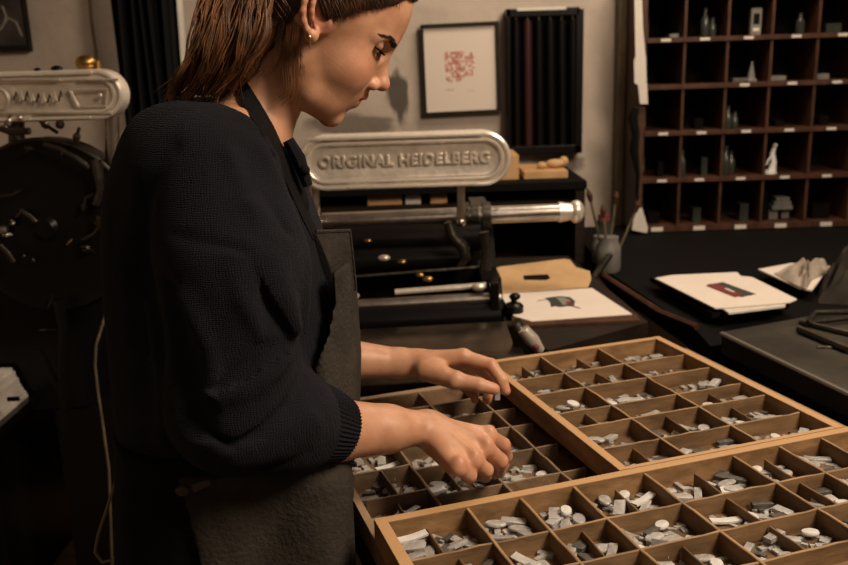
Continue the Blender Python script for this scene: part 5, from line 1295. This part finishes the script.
# ponytail: from the tie down behind the nape to the shoulder
tw = np.array(h2w(tie_h)); cur = []
for k in range(1500):
    u, v = RNG.random(), RNG.normal(0, 1); v = max(-1.7, min(1.7, v))
    e0 = np.array(at(173+60*u**1.15, 98-9*u+RNG.normal(0, 4), 1.03)); dep = v*.022
    if RNG.random() < .04: e0 += RNG.normal(0, .012, 3)
    mid = np.array(at(212+62*u, -4, 1.03)); m2_ = np.array(at(197+70*u, 40, 1.02)); m3_ = np.array(at(186+66*u, 70, 1.02))
    wv = .004*math.sin(k)
    P_ = [tw+RNG.normal(0, .010, 3), np.array(at(238+44*u, -42, 1.05))+[0, dep, 0], mid+[wv, dep, 0], m2_+[-wv, dep*1.1, 0], m3_+[wv*.6, dep*1.0, 0], e0+[0, dep*.9, 0]]
    c_ = bez(P_, 26); s_ = np.linspace(0, 1, 26); ph = round(u*9)*1.7+(v > 0)*2; c_ = c_+np.stack([np.sin(s_*11+ph)*.0045*s_, np.sin(s_*9+ph*2)*.004*s_, 0*s_], 1); cur.append(c_)
pt = link('ponytail', np_mesh('ponytail', [strands(cur, .00085)]), hm, hair)
Pt = Field(.004, (-.42, .94, 1.36), (-.10, 1.16, 1.62))
for a, b_, ra, rb in [(at(262, -45, 1.05), at(240, -6, 1.045), .028, .034), (at(240, -6, 1.045), at(228, 36, 1.04), .034, .034), (at(228, 36, 1.04), at(214, 68, 1.04), .034, .024), (at(214, 68, 1.04), at(200, 86, 1.04), .022, .012)]: Pt.cone(a, b_, ra, rb, .01, sq=((0, 1, 0), .7))
link('ponytail_core', np_mesh('ponytail_core', [Pt.mesh('p')]), hd, hair); del Pt
# loose wisps over the neck and by the ear
cur = []
for x0, y0, pts in [(302, 5, [(296, 30), (294, 60), (292, 92), (284, 104)]), (298, 0, [(288, 30), (286, 62), (288, 88), (276, 100)]), (292, 0, [(282, 26), (278, 52), (268, 70), (262, 76)]), (332, 14, [(338, 22), (341, 28), (336, 34)]), (330, 14, [(334, 24), (334, 32)]),
                    (288, -5, [(276, 20), (268, 42), (256, 58)]), (302, 12, [(301, 30), (298, 55), (302, 80)]), (284, 0, [(270, 30), (258, 52), (247, 66)]), (345, 8, [(344, 14), (340, 22)]), (344, 14, [(345, 24), (338, 33)]), (350, 12, [(350, 22), (341, 31)])]:
    for k in range(16 if y0 < 10 else 8):
        j = RNG.normal(0, 2.0, 2); Yb = 1.018
        P_ = [np.array(at(x0+j[0]*2, y0, Yb))]+[np.array(at(x+j[0]*(.8+.4*i), y+j[1], Yb)) for i, (x, y) in enumerate(pts)]
        cur.append(bez(P_, 14))
link('loose_wisps', np_mesh('loose_wisps', [strands(cur, .00035)]), hm, hair)
# mass of hair between ponytail and ear, behind the neck
cur = []
for k in range(700):
    u = RNG.random(); j = RNG.normal(0, 1.6)
    P_ = [np.array(at(268+30*u, -20, 1.02)), np.array(at(262+34*u+j, 10, 1.022)), np.array(at(250+40*u+j, 34, 1.03)), np.array(at(236+38*u**1.5+j, 60-16*u, 1.035)), np.array(at(226+40*u**1.5+j, 70-20*u+RNG.normal(0, 4), 1.04))]
    cur.append(bez(P_, 14)+np.array([0, RNG.uniform(-.006, .03), 0]))
link('nape_strands', np_mesh('nape_strands', [strands(cur, .0008)]), hm, hair)
# brows and lashes
def hsurf(p):     # project a head-frame point outward on the face
    w0 = h2w(p); return w0
hb = BVHTree.FromPolygons([tuple(p) for p in head[0]], [tuple(q) for q in head[1]])
for s in (-1, 1):
    cur = []
    for k in range(170):
        u = RNG.random(); th = 1-abs(u-.45)*.9
        x, y_, z_ = np.interp(u, [0, .5, 1], [.100, .090, .070]), s*np.interp(u, [0, .5, 1], [.012, .030, .048]), np.interp(u, [0, .6, 1], [.0180, .0240, .0195])+RNG.uniform(-.0032, .0026)*th*np.interp(u, [0, .5, 1], [1.1, .8, .3])
        o = h2w((x+.02, y_*1.3, z_)); q = hb.ray_cast(o, (h2w((0, 0, z_))-o).normalized(), .2)
        if q[0] is None: continue
        a = q[0]; d = Vector(h2w((x-.5*.02, y_+s*.006, z_+.0012)))-Vector(h2w((x, y_, z_))); e_ = hb.find_nearest(a+d.normalized()*.006)
        cur.append(np.array([tuple(a+q[1]*.0002), tuple((a+e_[0])/2+q[1]*.0008), tuple(e_[0]+e_[1]*.0004)]))
    link('eyebrow', np_mesh('eyebrow', [strands([bez(c_, 5) for c_ in cur], .00045)]), hd, hair)
for s in (-1, 1):
    cur = []
    for k in range(46):
        t = -.75+1.9*k/45; d = np.array([math.cos(t), s*math.sin(t), 0])
        p = np.array([.0675+.0138*math.cos(t), s*(.0315+.0155*math.sin(t)), .0042+.003*max(0, math.sin(t))])
        cur.append(head_xf(bez([p, p+d*.0035+[0, 0, -.0018], p+d*.0070+[0, 0, -.0012]], 6)))
    link('eyelashes', np_mesh('eyelashes', [strands(cur, .0008)]), mat('lash_black', (.006, .004, .003), .9, spec=.1), hair)
# earring
e0 = hb.find_nearest(Vector(h2w((EC.x+.003, -.085, EC.z-.032))))[0]
MB().ball(e0+Vector((0, -.002, 0)), .0026).tube([e0+Vector((0, -.003, 0)), e0+Vector((.0, -.003, -.012))], .0009, 6).build('earring', mat('gold', (.75, .55, .28), .25, 1), woman, True)
# the sort she is pinching
tag(recenter(MB().box((t4.x+.002, 1.270, t4.z-.022), (t4.x+.010, 1.276, t4.z-.003), bevel=.0006).build('held_type_sort', M_['leadA'])), 'small metal type piece pinched between thumb and finger of her far hand', 'metal type')
